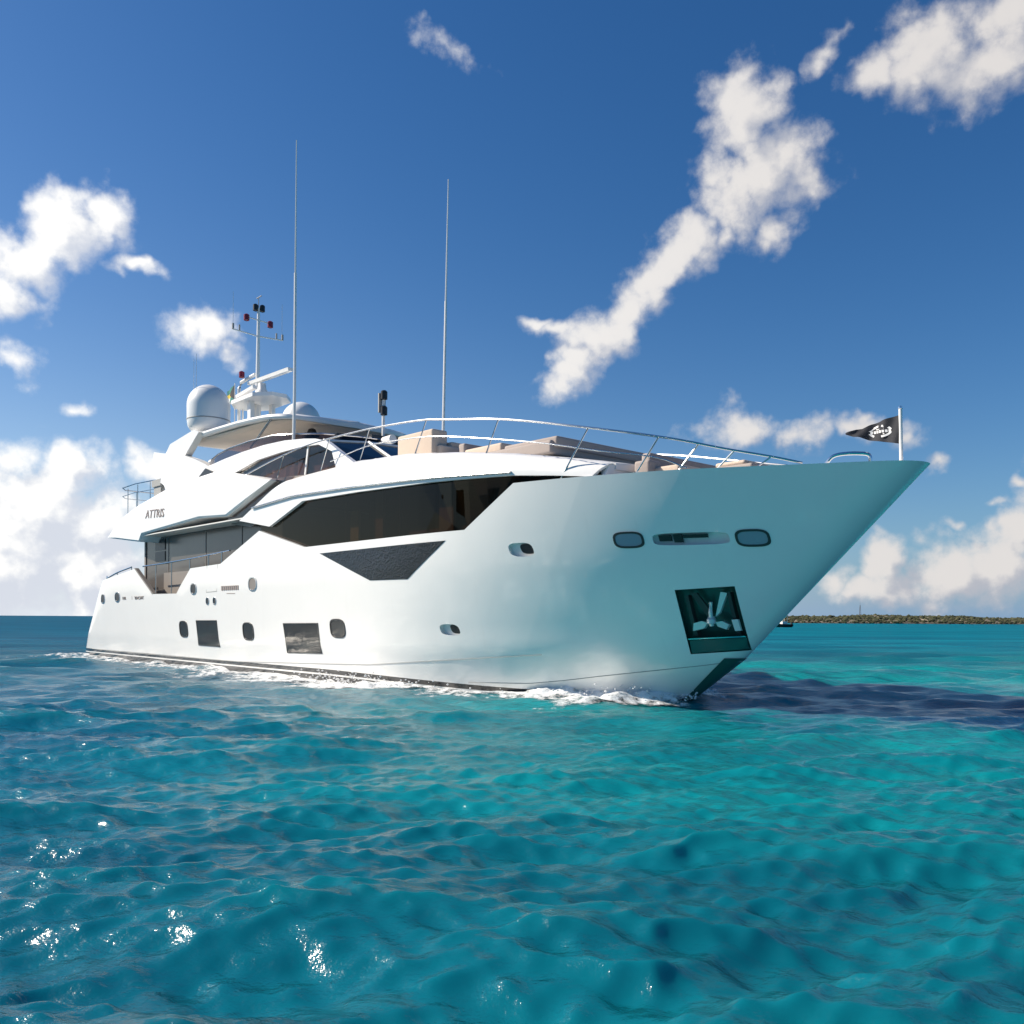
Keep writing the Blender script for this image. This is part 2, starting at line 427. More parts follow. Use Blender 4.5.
def water_material():
    m = bpy.data.materials.new("sea_water"); m.use_nodes = True
    N = NT(m.node_tree); p = N.n['Principled BSDF']
    tc = N.new('ShaderNodeTexCoord'); o = tc.outputs['Object']
    mp = N.new('ShaderNodeMapping'); N.put(mp.inputs[0], o); mp.inputs['Scale'].default_value = (0.6, 1, 1)
    big = N.ramp(N.noise(mp.outputs[0], 0.055, 4, 0.55), 0.36, 0.62)
    sp = N.new('ShaderNodeSeparateXYZ'); N.put(sp.inputs[0], o)
    # the sand bank (turquoise) lies to the right, deeper blue water to the left
    right = N.ramp(N.math('SUBTRACT', sp.outputs[0], N.math('MULTIPLY', sp.outputs[1], 0.10)), -9, 4)
    c = N.mix(right, (0.003, 0.150, 0.235, 1), (0.003, 0.400, 0.400, 1))
    fore = N.ramp(sp.outputs[1], 5.5, 14)      # paler sand under the yacht, a little deeper towards the viewer
    c = N.mix(fore, N.mix(right, (0.002, 0.098, 0.170, 1), (0.002, 0.150, 0.190, 1)), c)
    c = N.mix(N.math('MULTIPLY', big, 0.35), c, (0.003, 0.085, 0.150, 1))
    far = N.ramp(sp.outputs[1], 21, 60)
    c = N.mix(N.math('MULTIPLY', far, 0.9), c, N.mix(N.ramp(sp.outputs[0], -20, 40), (0.004, 0.13, 0.24, 1), (0.003, 0.21, 0.31, 1)))
    # the yacht's shadow band off the bow, painted navy into the water colour
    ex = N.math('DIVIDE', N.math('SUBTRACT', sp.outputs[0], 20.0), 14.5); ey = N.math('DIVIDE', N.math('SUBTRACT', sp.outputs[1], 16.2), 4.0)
    shadow_band = N.math('SQRT', N.math('ADD', N.math('MULTIPLY', ex, ex), N.math('MULTIPLY', ey, ey)))
    shadow_band = N.ramp(N.math('ADD', shadow_band, N.math('MULTIPLY', N.math('SUBTRACT', N.noise(o, 0.35, 4, 0.6), 0.5), 1.8)), 0.75, 1.35, 0.94, 0.0)
    c = N.mix(shadow_band, c, (0.001, 0.034, 0.125, 1))
    # wind streaks: darker rough lanes and paler smooth ones
    ms = N.new('ShaderNodeMapping'); N.put(ms.inputs[0], o); ms.inputs['Scale'].default_value = (0.22, 1.0, 1); ms.inputs['Rotation'].default_value = (0, 0, R(-8))
    lane = N.ramp(N.noise(ms.outputs[0], 0.16, 6, 0.68), 0.36, 0.64)
    c = N.mix(1.0, c, N.mix(lane, (0.52, 0.62, 0.70, 1), (1.2, 1.16, 1.10, 1)), 'MULTIPLY')
    # light through thin crests, painted as a paler colour by height
    c = N.mix(N.ramp(sp.outputs[2], 0.0, 0.25, 0.0, 0.4), c, (0.004, 0.20, 0.22, 1))
    N.n.remove(p)
    b1 = N.new('ShaderNodeBump'); b1.inputs['Strength'].default_value = 0.7; b1.inputs['Distance'].default_value = 0.05
    m2 = N.new('ShaderNodeMapping'); N.put(m2.inputs[0], o); m2.inputs['Scale'].default_value = (1, 1.35, 1); m2.inputs['Rotation'].default_value = (0, 0, R(25))
    h = N.math('ADD', N.noise(m2.outputs[0], 5.0, 5, 0.6), N.math('MULTIPLY', N.noise(m2.outputs[0], 1.6, 3, 0.5), 2.4))
    N.put(b1.inputs['Height'], h)
    # slopes too small to resolve far off act as roughness
    dist = N.vmath('LENGTH', o)
    rough = N.ramp(dist, 6, 140, 0.19, 0.36)
    gl = N.new('ShaderNodeBsdfPrincipled'); N.put(gl.inputs['Roughness'], rough); N.put(gl.inputs['Normal'], b1.outputs[0])
    gl.inputs['Base Color'].default_value = (0, 0, 0, 1); gl.inputs['IOR'].default_value = 1.48
    N.put(gl.inputs['Specular IOR Level'], N.ramp(dist, 12, 70, 0.62, 0.12))
    # light scattered back by the water body depends little on the local slope
    fr = N.new('ShaderNodeFresnel'); fr.inputs[0].default_value = 1.36; N.put(fr.inputs['Normal'], b1.outputs[0])
    tr = N.math('POWER', N.math('SUBTRACT', 1.0, fr.outputs[0]), 2.8)       # what gets through the surface
    tr = N.math('MAXIMUM', tr, N.ramp(dist, 18, 80, 0.38, 0.62))
    df = N.new('ShaderNodeSubsurfaceScattering', falloff='BURLEY'); N.put(df.inputs['Color'], N.vmath('SCALE', c, scale=tr))
    df.inputs['Scale'].default_value = 0.16; df.inputs['Radius'].default_value = (0.25, 1.0, 1.0)
    geo = N.new('ShaderNodeNewGeometry')
    flat = N.vmath('NORMALIZE', N.vmath('ADD', N.vmath('SCALE', geo.outputs['Normal'], scale=0.8), (0, 0, 0.2)))
    N.put(df.inputs['Normal'], flat)
    mx = N.new('ShaderNodeAddShader'); N.l.new(df.outputs[0], mx.inputs[0]); N.l.new(gl.outputs[0], mx.inputs[1])
    fx = N.new('ShaderNodeMixShader'); N.put(fx.inputs[0], N.ramp(dist, 12, 60, 0.0, 0.76)); N.l.new(mx.outputs[0], fx.inputs[1]); N.l.new(df.outputs[0], fx.inputs[2])
    N.l.new(fx.outputs[0], N.n['Material Output'].inputs[0])
    return m
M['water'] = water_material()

def build_water():
    r = [0.4, 1.2, 2.2, 3.0, 3.5]
    while r[-1] < 9000:
        q = r[-1]
        r.append(q + min(max(0.016, q * q / 1620 * 0.75), q * 0.09))
    r = np.array(r)
    az = np.concatenate([np.arange(-180, -38, 2.0), np.arange(-38, 38, 0.085), np.arange(38, 180, 2.0)])
    az = np.radians(az)
    dr = np.gradient(r)
    RR, AA = np.meshgrid(r, az, indexing='ij')
    DR = np.maximum(np.repeat(dr[:, None], len(az), 1), 0.03)
    x = RR * np.sin(AA); y = RR * np.cos(AA)
    zx, zy, zz = waves(x, y, DR)
    co = np.stack([x + zx, y + zy, zz], -1).reshape(-1, 3)
    nr, na = RR.shape
    i = np.arange(nr - 1)[:, None] * na; j = np.arange(na)[None, :]; j2 = (j + 1) % na
    quads = np.stack([i + j, i + na + j, i + na + j2, i + j2], -1).reshape(-1, 4)
    me = bpy.data.meshes.new("water")
    me.vertices.add(len(co)); me.vertices.foreach_set('co', co.ravel())
    me.loops.add(quads.size); me.polygons.add(len(quads))
    me.polygons.foreach_set('loop_start', np.arange(0, quads.size, 4))
    me.loops.foreach_set('vertex_index', quads.ravel())
    me.polygons.foreach_set('use_smooth', np.ones(len(quads), bool))
    me.update(calc_edges=True)
    me.flip_normals() if me.polygons[len(quads) // 2].normal.z < 0 else None
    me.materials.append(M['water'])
    tag(link(bpy.data.objects.new("water", me)), kind='structure')
build_water()

# ------------------------------------------------------------------ far shore
def build_island():
    rng = np.random.default_rng(3)
    nx, ny = 260, 26
    xs = np.linspace(70, 620, nx); ys = np.linspace(0, 1, ny)
    vs = []; fs = []
    def shore(x): return 545 + 14 * math.sin(x * .021) + 5 * math.sin(x * .083 + 1) + 2.0 * math.sin(x * .31)
    def top(x): return 3.6 + 0.7 * math.sin(x * .03) + 0.5 * math.sin(x * .11)
    for x in xs:
        e = min(1, (x - 70) / 60, (620 - x) / 60)
        for v in ys:
            h = -0.6 + (0.6 + top(x)) * e * min(1, (v * 2.6) ** 0.6) * (1 - max(0, v - .8) * 4) + 0.4 * rng.normal() * (v > .05)
            vs.append((x, shore(x) + v * 120, h if 0 < v < 1 else -0.8))
    for i in range(nx - 1):
        for j in range(ny - 1):
            fs.append((i * ny + j, (i + 1) * ny + j, (i + 1) * ny + j + 1, i * ny + j + 1))
    m = bpy.data.materials.new("shore_rock"); m.use_nodes = True
    N = NT(m.node_tree); p = N.n['Principled BSDF']; tc = N.new('ShaderNodeTexCoord')
    n = N.ramp(N.noise(tc.outputs['Object'], 0.12, 5, 0.65), 0.40, 0.62)
    sp = N.new('ShaderNodeSeparateXYZ'); N.put(sp.inputs[0], tc.outputs['Object'])
    c = N.mix(n, (0.07, 0.06, 0.042, 1), (0.24, 0.20, 0.15, 1))
    c = N.mix(N.ramp(sp.outputs[2], 0.25, 0.7), (0.035, 0.035, 0.033, 1), c)
    N.put(p.inputs['Base Color'], c); p.inputs['Roughness'].default_value = 0.9
    tag(mesh("island", vs, fs, m, yacht=False, recalc=False), kind='structure')
    # low scrub: one mass of bush-sized leafy lumps
    g = Geo()
    base = bmesh.new(); bmesh.ops.create_icosphere(base, subdivisions=1, radius=1)
    bv = [v.co.copy() for v in base.verts]; bf = [tuple(v.index for v in f.verts) for f in base.faces]; base.free()
    for _ in range(6500):
        x = rng.uniform(80, 610); v = rng.uniform(0.06, 0.85) ** 1.4
        e = min(1, (x - 70) / 60, (620 - x) / 60)
        z = (top(x)) * e * min(1, (v * 2.6) ** 0.6) - 0.2
        s = rng.uniform(0.6, 1.2) * (1.35 if rng.random() < .06 else 1) * (0.6 + .5 * min(1, v * 4)); hs = s * rng.uniform(0.55, 1.0)
        g.add([(x + q.x * s * 1.4 * rng.uniform(.6, 1.3), shore(x) + v * 120 + q.y * s, z + q.z * hs * rng.uniform(.6, 1.35) + hs * .4) for q in bv], bf)
    m = bpy.data.materials.new("scrub_leaves"); m.use_nodes = True
    N = NT(m.node_tree); p = N.n['Principled BSDF']; tc = N.new('ShaderNodeTexCoord')
    n = N.ramp(N.noise(tc.outputs['Object'], 0.35, 5, 0.7), 0.35, 0.68)
    N.put(p.inputs['Base Color'], N.mix(n, (0.03, 0.042, 0.015, 1), (0.085, 0.08, 0.034, 1))); p.inputs['Roughness'].default_value = 0.9
    tag(g.out("scrub", m, None, 0, yacht=False), kind='stuff')
    # slim mast among the scrub
    X, Y = 232.0, 600.0
    t = tag(link(bpy.data.objects.new("radio_mast", None)), "thin grey mast standing up from the scrub of the far shore", "mast")
    t.location = (X, Y, 2.5)
    g = Geo()
    for a in range(3):
        q = a * 2.094; g.tube([(0.9 * math.cos(q), 0.9 * math.sin(q), 0), (0.12 * math.cos(q), 0.12 * math.sin(q), 9.6)], 0.10, 5)
    for k in range(8):
        z = 1.1 * k + .4; rr = .9 - .78 * z / 9.6
        ps = [(rr * math.cos(a * 2.094), rr * math.sin(a * 2.094), z) for a in range(4)]
        g.tube(ps, 0.05, 4)
    gm = principled("galvanised", (0.10, 0.10, 0.11), 0.6)
    g.out("lattice", gm, t, yacht=False)
    Geo().tube([(0, 0, 9.4), (0, 0, 11.2)], 0.06, 5).out("aerial", gm, t, yacht=False)
build_island()

def build_dinghy():
    t = tag(link(bpy.data.objects.new("small_boat", None)), "small dark boat with a white cabin, far off beside the yacht's bow", "boat")
    t.location = (68.0, 226, 0.0); t.rotation_euler = (0, 0, R(200))
    secs = []
    for s, w, z0, z1 in ((-2.6, .85, 0.0, .75), (-1, 1.0, -.15, .75), (.8, .95, -.15, .8), (2.0, .6, 0, .95), (2.9, .05, .5, 1.1)):
        secs.append([(s, -w, z1), (s, -w * .8, z0 + .25), (s, 0, z0 - .1), (s, w * .8, z0 + .25), (s, w, z1), (s, w * .8, z1 - .06), (s, -w * .8, z1 - .06)])
    Geo().loft(secs).out("hull", M['black'], t, yacht=False)
    Geo().box((-.2, 0, 1.05), (1.3, 1.1, .8)).box((-.15, 0, 2.62), (1.9, 1.5, .1)).tube([(-.9, -.6, .7), (-.9, -.6, 2.6)], .04).tube([(-.9, .6, .7), (-.9, .6, 2.6)], .04).tube([(.5, -.6, .7), (.5, -.6, 2.6)], .04).tube([(.5, .6, .7), (.5, .6, 2.6)], .04).out("cabin", M['soft_white'], t, yacht=False)
    Geo().box((-2.65, 0, .8), (.35, .4, .9)).out("outboard_motor", M['dark'], t, yacht=False)
build_dinghy()

# ------------------------------------------------------------------ the yacht
yacht = tag(link(bpy.data.objects.new("yacht", None)), "large white motor yacht with dark windows, three decks and a sharply raked bow, under way", "yacht")
yacht.location = O; yacht.rotation_euler = (0, 0, YAW)

def stem(z): return 30.66 + 1.34 * z if z < 1 else 32.0 + 1.036 * (z - 1)
def stern(z): return -0.85 + 0.89 * min(max(z, 0), 3.3)
def hull_b(s, z):
    se = stem(z); L = interp(z, [(0, 12.2), (1.5, 12.2), (4.7, 10)]); n = interp(z, [(0, 2.6), (1.2, 2.7), (3.2, 2.3), (4.7, 2.0)])
    Bm = interp(z, [(-.6, 3.05), (0, 3.28), (1.0, 3.42), (3, 3.5), (4.7, 3.45), (5.2, 3.43)])
    d = max(0.0, se - s); x = min(1.0, d / L)
    f = (1 - (1 - x) ** n) ** 0.93 * Bm
    rn = interp(z, [(0.2, 0.02), (1.0, 0.30), (4.7, 0.52)])
    f = min(Bm, math.sqrt(f * f + 2 * rn * d * math.exp(-d / 0.8)))
    q = min(1.0, max(0, s - stern(z)) / 1.3)
    return f * (0.92 + 0.08 * math.sqrt(max(0, 1 - (1 - q) ** 2)))

TOP = [(0, 3.06), (2.08, 3.26), (6.41, 3.66), (8.31, 2.64), (10.61, 2.62), (11.83, 3.48), (14.25, 3.54), (16.94, 4.45), (19.77, 3.79), (26.78, 3.81), (28.33, 4.72), (30.0, 4.71), (32, 4.70), (34, 4.665), (35.8, 4.64)]
def ztop(s): return interp(s, TOP)
def deck_z(s): return interp(s, [(0, 2.35), (17, 2.35), (19.5, 3.3), (27, 3.3), (28.4, 4.3), (36, 4.38)])

def build_hull():
    zref = 4.64; SE = stem(zref)
    def spos(sig, z):
        if sig < 3: return stern(z) + sig * (3 - stern(z)) / 3
        if sig <= 22: return sig
        return 22 + (sig - 22) * (stem(z) - 22) / (SE - 22)
    sig = [0, .1, .3, .6, 1.0, 1.6] + [3 + i for i in range(20)] + [a for a, _ in TOP if 3 < a < 22]
    for a, z in TOP:
        if 22 < a < 35: sig.append(22 + (a - 22) * (SE - 22) / (stem(z) - 22))
    a = 22.5
    while a < 34: sig.append(a); a += 0.5
    sig += [SE - d for d in (1.6, 1.3, 1.05, .82, .62, .45, .31, .2, .11, .05, .015, 0.0)]
    sig = sorted(set(round(x, 4) for x in sig)); sig = [x for i, x in enumerate(sig) if i == 0 or x - sig[i - 1] > .012]
    if sig[-1] != round(SE, 4): sig.append(SE)
    cols = []
    for g in sig:
        z = 4.0
        for _ in range(25): z = ztop(spos(g, z)) if g > .2 else 3.1
        zt = z; col = []
        for w in range(31):
            zz = -0.6 + (zt + 0.6) * (w / 30)
            s = spos(g, zz); col.append((s, hull_b(s, zz) if s < stem(zz) - 1e-4 else 0.0, zz))
        s, b, zz = col[-1]
        bi = max(b - 0.13, b * 0.4)
        col.append((s - (0.05 if g > SE - .5 else 0), bi, zz)); zd = min(deck_z(s), zz - .12); sd = min(s - (0.05 if g > SE - .5 else 0), stem(zd) - .15)
        col.append((sd, min(bi, max(hull_b(sd, zd) - .10, 0) if sd < stem(zd) else 0.0), zd))
        cols.append(col)
    n = len(cols[0]); vs = []; fs = []
    for sg in (1, -1):
        for c in cols: vs += [(s, sg * t, z) for s, t, z in c]
    m = len(cols)
    def id(side, c, r): return (side * m + c) * n + r
    for side in (0, 1):
        for c in range(m - 1):
            for r in range(n - 1):
                fs.append((id(side, c, r), id(side, c + 1, r), id(side, c + 1, r + 1), id(side, c, r + 1)))
    for c in range(m - 1):      # bottom and inner deck plate
        fs.append((id(0, c, 0), id(0, c + 1, 0), id(1, c + 1, 0), id(1, c, 0)))
        fs.append((id(0, c, n - 1), id(0, c + 1, n - 1), id(1, c + 1, n - 1), id(1, c, n - 1)))
    for r in range(n - 1):      # transom
        fs.append((id(0, 0, r), id(0, 0, r + 1), id(1, 0, r + 1), id(1, 0, r)))
    o = mesh("hull", vs, fs, M['hull'], yacht, 32)
    return o
hull = build_hull()

ANCH = [(31.32, 2.40), (32.40, 2.47), (32.18, 1.17), (31.22, 1.07)]
def carve():
    """anchor pocket, fairlead slot and the recessed bow ports are cut into the plating"""
    cutters = []
    def prism(poly, depth, mat):
        cs = sum(p[0] for p in poly) / len(poly); cz = sum(p[1] for p in poly) / len(poly)
        e = .05; sl = (hull_b(cs + e, cz) - hull_b(cs - e, cz)) / (2 * e)
        nn = Vector((-sl, 1, 0)).normalized(); vs = []
        g = Geo()
        for side in (1, 0):
            for a, z in poly:
                t = hull_b(a, z); off = 0.5 if side else -min(depth, .55 * t)
                vs.append((a + nn.x * off, t + nn.y * off, z))
        k = len(poly)
        g.add(vs, [tuple(range(k)), tuple(range(k, 2 * k))[::-1]] + [(i, k + i, k + (i + 1) % k, (i + 1) % k) for i in range(k)])
        o = g.out("cutter", mat, yacht, 0); cutters.append(o)
    prism(ANCH, 0.34, M['pocket'])
    prism(superoval(28.29, 3.30, .31, .15, 20, 3, -.25), 0.12, M['soft_white'])
    prism(superoval(25.89, 1.52, .30, .135, 20, 3, -.25), 0.12, M['soft_white'])
    prism(superoval(31.87, 3.40, .69, .12, 24, 4.5), 0.14, M['soft_white'])
    for c in cutters:
        md = hull.modifiers.new("cut", 'BOOLEAN'); md.operation = 'DIFFERENCE'; md.solver = 'EXACT'; md.object = c; md.material_mode = 'TRANSFER'
    bpy.context.view_layer.update()
    dg = bpy.context.evaluated_depsgraph_get()
    me = bpy.data.meshes.new_from_object(hull.evaluated_get(dg), preserve_all_data_layers=True, depsgraph=dg)
    hull.modifiers.clear(); hull.data = me
    me.set_sharp_from_angle(angle=R(30))
    for c in cutters: bpy.data.objects.remove(c)
carve()

def on_hull(off): return lambda s, z: hull_b(s, z) + off

def hull_lines():
    # shade line running along the topsides low down, and the spray rail climbing to the stem
    def strip(name, pts, half, off, mat):
        secs = []
        for s, z in pts:
            t = hull_b(s, z)
            secs.append([(s, t - .02, z + half), (s, t + off, z + half * .3), (s, t + off, z - half), (s, t - .02, z - half)])
        Geo().loft(secs).out(name, mat, hull)
    k = [(0.9, .36), (4, .34), (8, .34), (15.4, .36), (22.8, .57), (26.6, .87), (28.8, 1.04)]
    xs = np.linspace(0.9, 28.2, 60)
    strip("knuckle_shade_line", [(x, interp(x, k)) for x in xs], 0.014, 0.006, M['seam'])  # the knuckle's shade line, put in as a grey strip
    c = [(26.0, .26), (27.58, .30), (28.46, .41), (29.23, .53), (30.49, .71), (31.26, .82), (31.9, .93)]
    xs = np.linspace(26.0, 31.93, 40)
    strip("spray_rail", [(x, interp(x, c)) for x in xs], 0.012, 0.008, M['seam'])
    # dark stem guard below the spray rail
    secs = []
    for z in np.linspace(-0.4, 0.99, 14):
        se = stem(z); q = 0.15 + .08 * z
        half = [(se - d + .012, hull_b(se - d, z) + .012, z) for d in (q, q * .7, q * .45, q * .25, q * .12, q * .04)] + [(se + .016, 0, z)]
        secs.append(half + [(a, -t, z) for a, t, z in reversed(half[:-1])])
    Geo().loft(secs).out("stem_guard", M['pocket'], hull)
    # rub rail / swim platform at the stern
    g = Geo()
    out = [(-.75, 2.9), (-1.0, 2.2), (-1.1, 0), (-1.0, -2.2), (-.75, -2.9), (1.0, -3.0), (1.0, 3.0)]
    g.slab(out, .30, .46); g.out("swim_platform", M['white'], yacht)
hull_lines()

# --- windows and fittings in the topsides
def framed(name, poly, mat, frame_mat, fr=0.05, off=0.006, curved=False):
    cs = sum(p[0] for p in poly) / len(poly); cz = sum(p[1] for p in poly) / len(poly)
    rs = max(p[0] for p in poly) - cs; rz = max(p[1] for p in poly) - cz
    g = Geo().panel(poly, on_hull(off), 0.03, cs=.25 if curved else .5, cz=.25)
    w = g.out(name, mat, hull)
    outer = [(cs + (a - cs) * (1 + fr / rs), cz + (z - cz) * (1 + fr / rz)) for a, z in poly]
    Geo().ring(outer, poly, on_hull(off + .012), 0.05).out("frame", frame_mat, w)
    return w
framed("hull_window", [(12.29, 1.64), (13.89, 1.65), (14.06, .82), (12.40, .83)], M['hullglass'], M['dark'], .03)
framed("hull_window", [(18.52, 1.59), (20.46, 1.61), (20.61, .81), (18.67, .77)], M['hullglass'], M['dark'], .03)
for s, z, rs, rz in ((11.17, 1.35, .33, .26), (16.21, 1.34, .34, .25), (21.51, 1.50, .34, .225)):
    framed("porthole", superoval(s, z, rs, rz, 24, 3.2, -.16), M['hullglass'], M['dark'], .035)
for s, z, rs, rz in ((2.75, 2.53, .20, .17), (4.52, 2.57, .25, .17), (12.13, 2.76, .21, .165), (16.60, 2.82, .24, .185)):
    framed("porthole", superoval(s, z, rs, rz, 20, 2.4), M['greywall'] if s > 16 else M['dark'], M['chrome'], .045)
for s, z in ((30.72, 3.41), (32.95, 3.38)):
    framed("porthole", superoval(s, z, .26 if s < 32 else .25, .125, 28, 3.2), M['bowglass'], M['dark'], .04, curved=True)
for s, z in ((28.41, 3.32), (26.03, 1.54)):
    Geo().panel(superoval(s, z, .19, .11, 20, 3, -.3), on_hull(-.085), .02, cs=.2).out("porthole", M['black'], hull)
# lower window, flush pane
Geo().panel([(20.62, 3.57), (26.15, 3.60), (24.70, 2.74), (23.16, 2.75)], on_hull(.008), .03, cs=.4, cz=.3).out("lower_window", M['lowglass'], hull)
# fairlead in its slot
g = Geo()
for s0, s1, z0, z1 in ((31.27, 31.50, 3.37, 3.49), (31.54, 31.70, 3.34, 3.50), (31.72, 32.16, 3.42, 3.49)):
    g.panel([(s0, z0), (s1, z0), (s1, z1), (s0, z1)], on_hull(-.06), .03, cs=.2)
g.out("fairlead", M['black'], hull)
# vent grille, scuppers, boarding door outline
g = Geo()
for k in range(9):
    a = 14.36 + k * .145
    g.panel([(a, 2.66), (a + .10, 2.655), (a + .10, 2.80), (a, 2.805)], on_hull(.012), .03)
g.out("vent_grille", M['letter'], hull)
Geo().panel([(14.75, 2.565), (15.35, 2.555), (15.35, 2.535), (14.75, 2.545)], on_hull(.008), .02).out("name_plate", M['letter'], hull)
for s in (13.25, 13.81):
    framed("scupper", superoval(s, 2.32, .09, .10, 16, 2.2), M['dark'], M['chrome'], .03)
g = Geo()
for a, b in (((13.17, 2.62), (13.22, 3.52)), ((14.0, 2.64), (14.05, 3.53)), ((13.17, 2.62), (14.0, 2.64))):
    d = Vector((b[0] - a[0], b[1] - a[1])).normalized(); q = (-d.y * .012, d.x * .012)
    g.panel([(a[0] - q[0], a[1] - q[1]), (b[0] - q[0], b[1] - q[1]), (b[0] + q[0], b[1] + q[1]), (a[0] + q[0], a[1] + q[1])], on_hull(.004), .02)
g.out("boarding_door_seam", M['seam'], hull)

def lettering(name, text, s0, z0, size, tf, mat, parent, width=1.0, slope=0.0):
    cu = bpy.data.curves.new("lettering", 'FONT'); cu.body = text; cu.size = size; cu.extrude = 0.008; cu.resolution_u = 2
    tmp = bpy.data.objects.new("tmp", cu); COL.objects.link(tmp)
    bpy.context.view_layer.update()
    me = bpy.data.meshes.new_from_object(tmp.evaluated_get(bpy.context.evaluated_depsgraph_get()))
    bpy.data.objects.remove(tmp)
    vs = []
    for v in me.vertices:
        s = s0 + v.co.x * width; z = z0 + v.co.y + slope * v.co.x
        vs.append((s, tf(s, z) + .012 + v.co.z, z))
    fs = [tuple(p.vertices) for p in me.polygons]
    return mesh(name, vs, fs, mat, parent, 0)
lettering("stern_lettering", "116", 5.1, 2.46, .17, on_hull(0), M['letter'], hull, 1.6)
lettering("stern_lettering", "YACHT", 6.45, 2.455, .17, on_hull(0), M['letter'], hull, 1.75)
Geo().panel([(6.16, 2.45), (6.18, 2.45), (6.18, 2.60), (6.16, 2.60)], on_hull(.006), .02).out("divider", M['letter'], hull)

# --- anchor pocket fittings
def build_anchor():
    W = -.14
    def plate(poly, w, th): return Geo().panel(poly, lambda s, z: max(hull_b(s, z), .05) + w, th, cs=.12, cz=.12)
    plate([(31.28, 1.36), (32.27, 1.43), (32.17, 1.19), (31.24, 1.09)], -.015, .05).out("lower_plate", M['pocket'], hull)
    plate([(31.27, 1.40), (32.27, 1.47), (32.27, 1.445), (31.27, 1.375)], .004, .16).out("pocket_lip", M['steel'], hull)
    plate([(31.42, 2.30), (31.48, 2.30), (31.42, 1.46), (31.35, 1.46)], -.10, .12).out("guide_rail", M['dark'], hull)
    plate([(32.18, 2.36), (32.24, 2.36), (32.17, 1.50), (32.11, 1.50)], -.10, .12).out("guide_rail", M['dark'], hull)
    plate([(32.13, 1.80), (32.24, 1.81), (32.22, 1.58), (32.12, 1.57)], -.05, .06).out("guide_block", M['soft_white'], hull)
    off = Vector((31.67, hull_b(31.67, 1.8) - .1, 1.8))
    a = tag(link(bpy.data.objects.new("anchor", None)), "polished steel anchor stowed flukes up in the dark pocket of the bow", "anchor")
    a.location = YM @ Vector(V(*off)); a.rotation_euler = (0, 0, YAW)
    def part(g, name, mat):
        g.v = [tuple(Vector(v) - off) for v in g.v]; return g.out(name, mat, a)
    part(plate([(31.52, 2.35), (31.64, 2.35), (31.80, 1.94), (31.71, 1.84)], W + .03, .06), "fluke", M['dark'])
    part(plate([(32.07, 2.36), (32.18, 2.34), (31.94, 1.94), (31.84, 1.86)], W + .03, .06), "fluke", M['anchor'])
    part(plate([(31.38, 1.56), (31.44, 1.72), (31.60, 1.77), (31.69, 1.73), (31.60, 1.62)], W + .09, .08), "palm", M['anchor'])
    part(plate([(31.84, 1.75), (31.96, 1.77), (32.06, 1.70), (31.98, 1.60), (31.85, 1.66)], W + .09, .08), "palm", M['anchor'])
    g = Geo().tube([(31.84, hull_b(31.84, 2.16) + W + .02, 2.16), (31.80, hull_b(31.80, 1.95) + W + .07, 1.95), (31.76, hull_b(31.76, 1.7) + W + .09, 1.68)], .04, 10, .05); part(g, "shank", M['anchor'])
    g = Geo().lathe((31.77, hull_b(31.77, 1.82) + W + .06, 1.70), [(.03, 0), (.09, .02), (.10, .10), (.06, .17), (.02, .18)], 14); part(g, "crown", M['anchor'])
build_anchor()

# --- decks
def outline_at(z, s0, s1, inset, n=40):
    st = [(s, max(hull_b(s, z) - inset, 0.02)) for s in np.linspace(s0, s1, n)]
    return st + [(s, -t) for s, t in reversed(st)]
Geo().slab(outline_at(2.6, 2.3, 17.2, .14, 24), 2.30, 2.44).out("side_deck", M['teak'], yacht)
Geo().slab(outline_at(4.4, 28.6, 35.3, .15, 30), 4.30, 4.46).out("foredeck", M['white'], yacht)

# --- deckhouse under the overhang
g = Geo().slab([(5.3, 2.65), (17.3, 2.65), (17.3, -2.65), (5.3, -2.65)], 2.40, 4.97)
house = g.out("deckhouse", M['greyglass'], yacht, 0)
g = Geo()
for s in (7.75, 11.2, 14.1): g.box((s, 2.65, 3.7), (.035, .03, 2.5))
g.box((11.3, 2.66, 2.62), (11.9, .05, .40)); g.box((5.36, 2.655, 3.7), (.14, .06, 2.52))
g.out("window_post", M['greywall'], house, 0)
for z0, z1 in ((3.98, 4.36), (4.42, 4.84)):
    Geo().panel([(6.42, z0), (7.42, z0), (7.42, z1), (6.42, z1)], lambda s, z: 2.675, .03).out("door_pane", M['black'], house, 0)
Geo().panel([(7.4, 2.45), (11.0, 2.45), (11.0, 3.5), (7.4, 3.5)], lambda s, z: 2.70, .03, cs=.3).out("lower_panel", M['greywall'], house, 0)
# dark coaming faces of the side opening
Geo().panel([(6.38, 3.69), (6.50, 3.69), (8.42, 2.66), (8.30, 2.62)], on_hull(.004), .14).out("gate_jamb", M['greywall'], hull, 0)

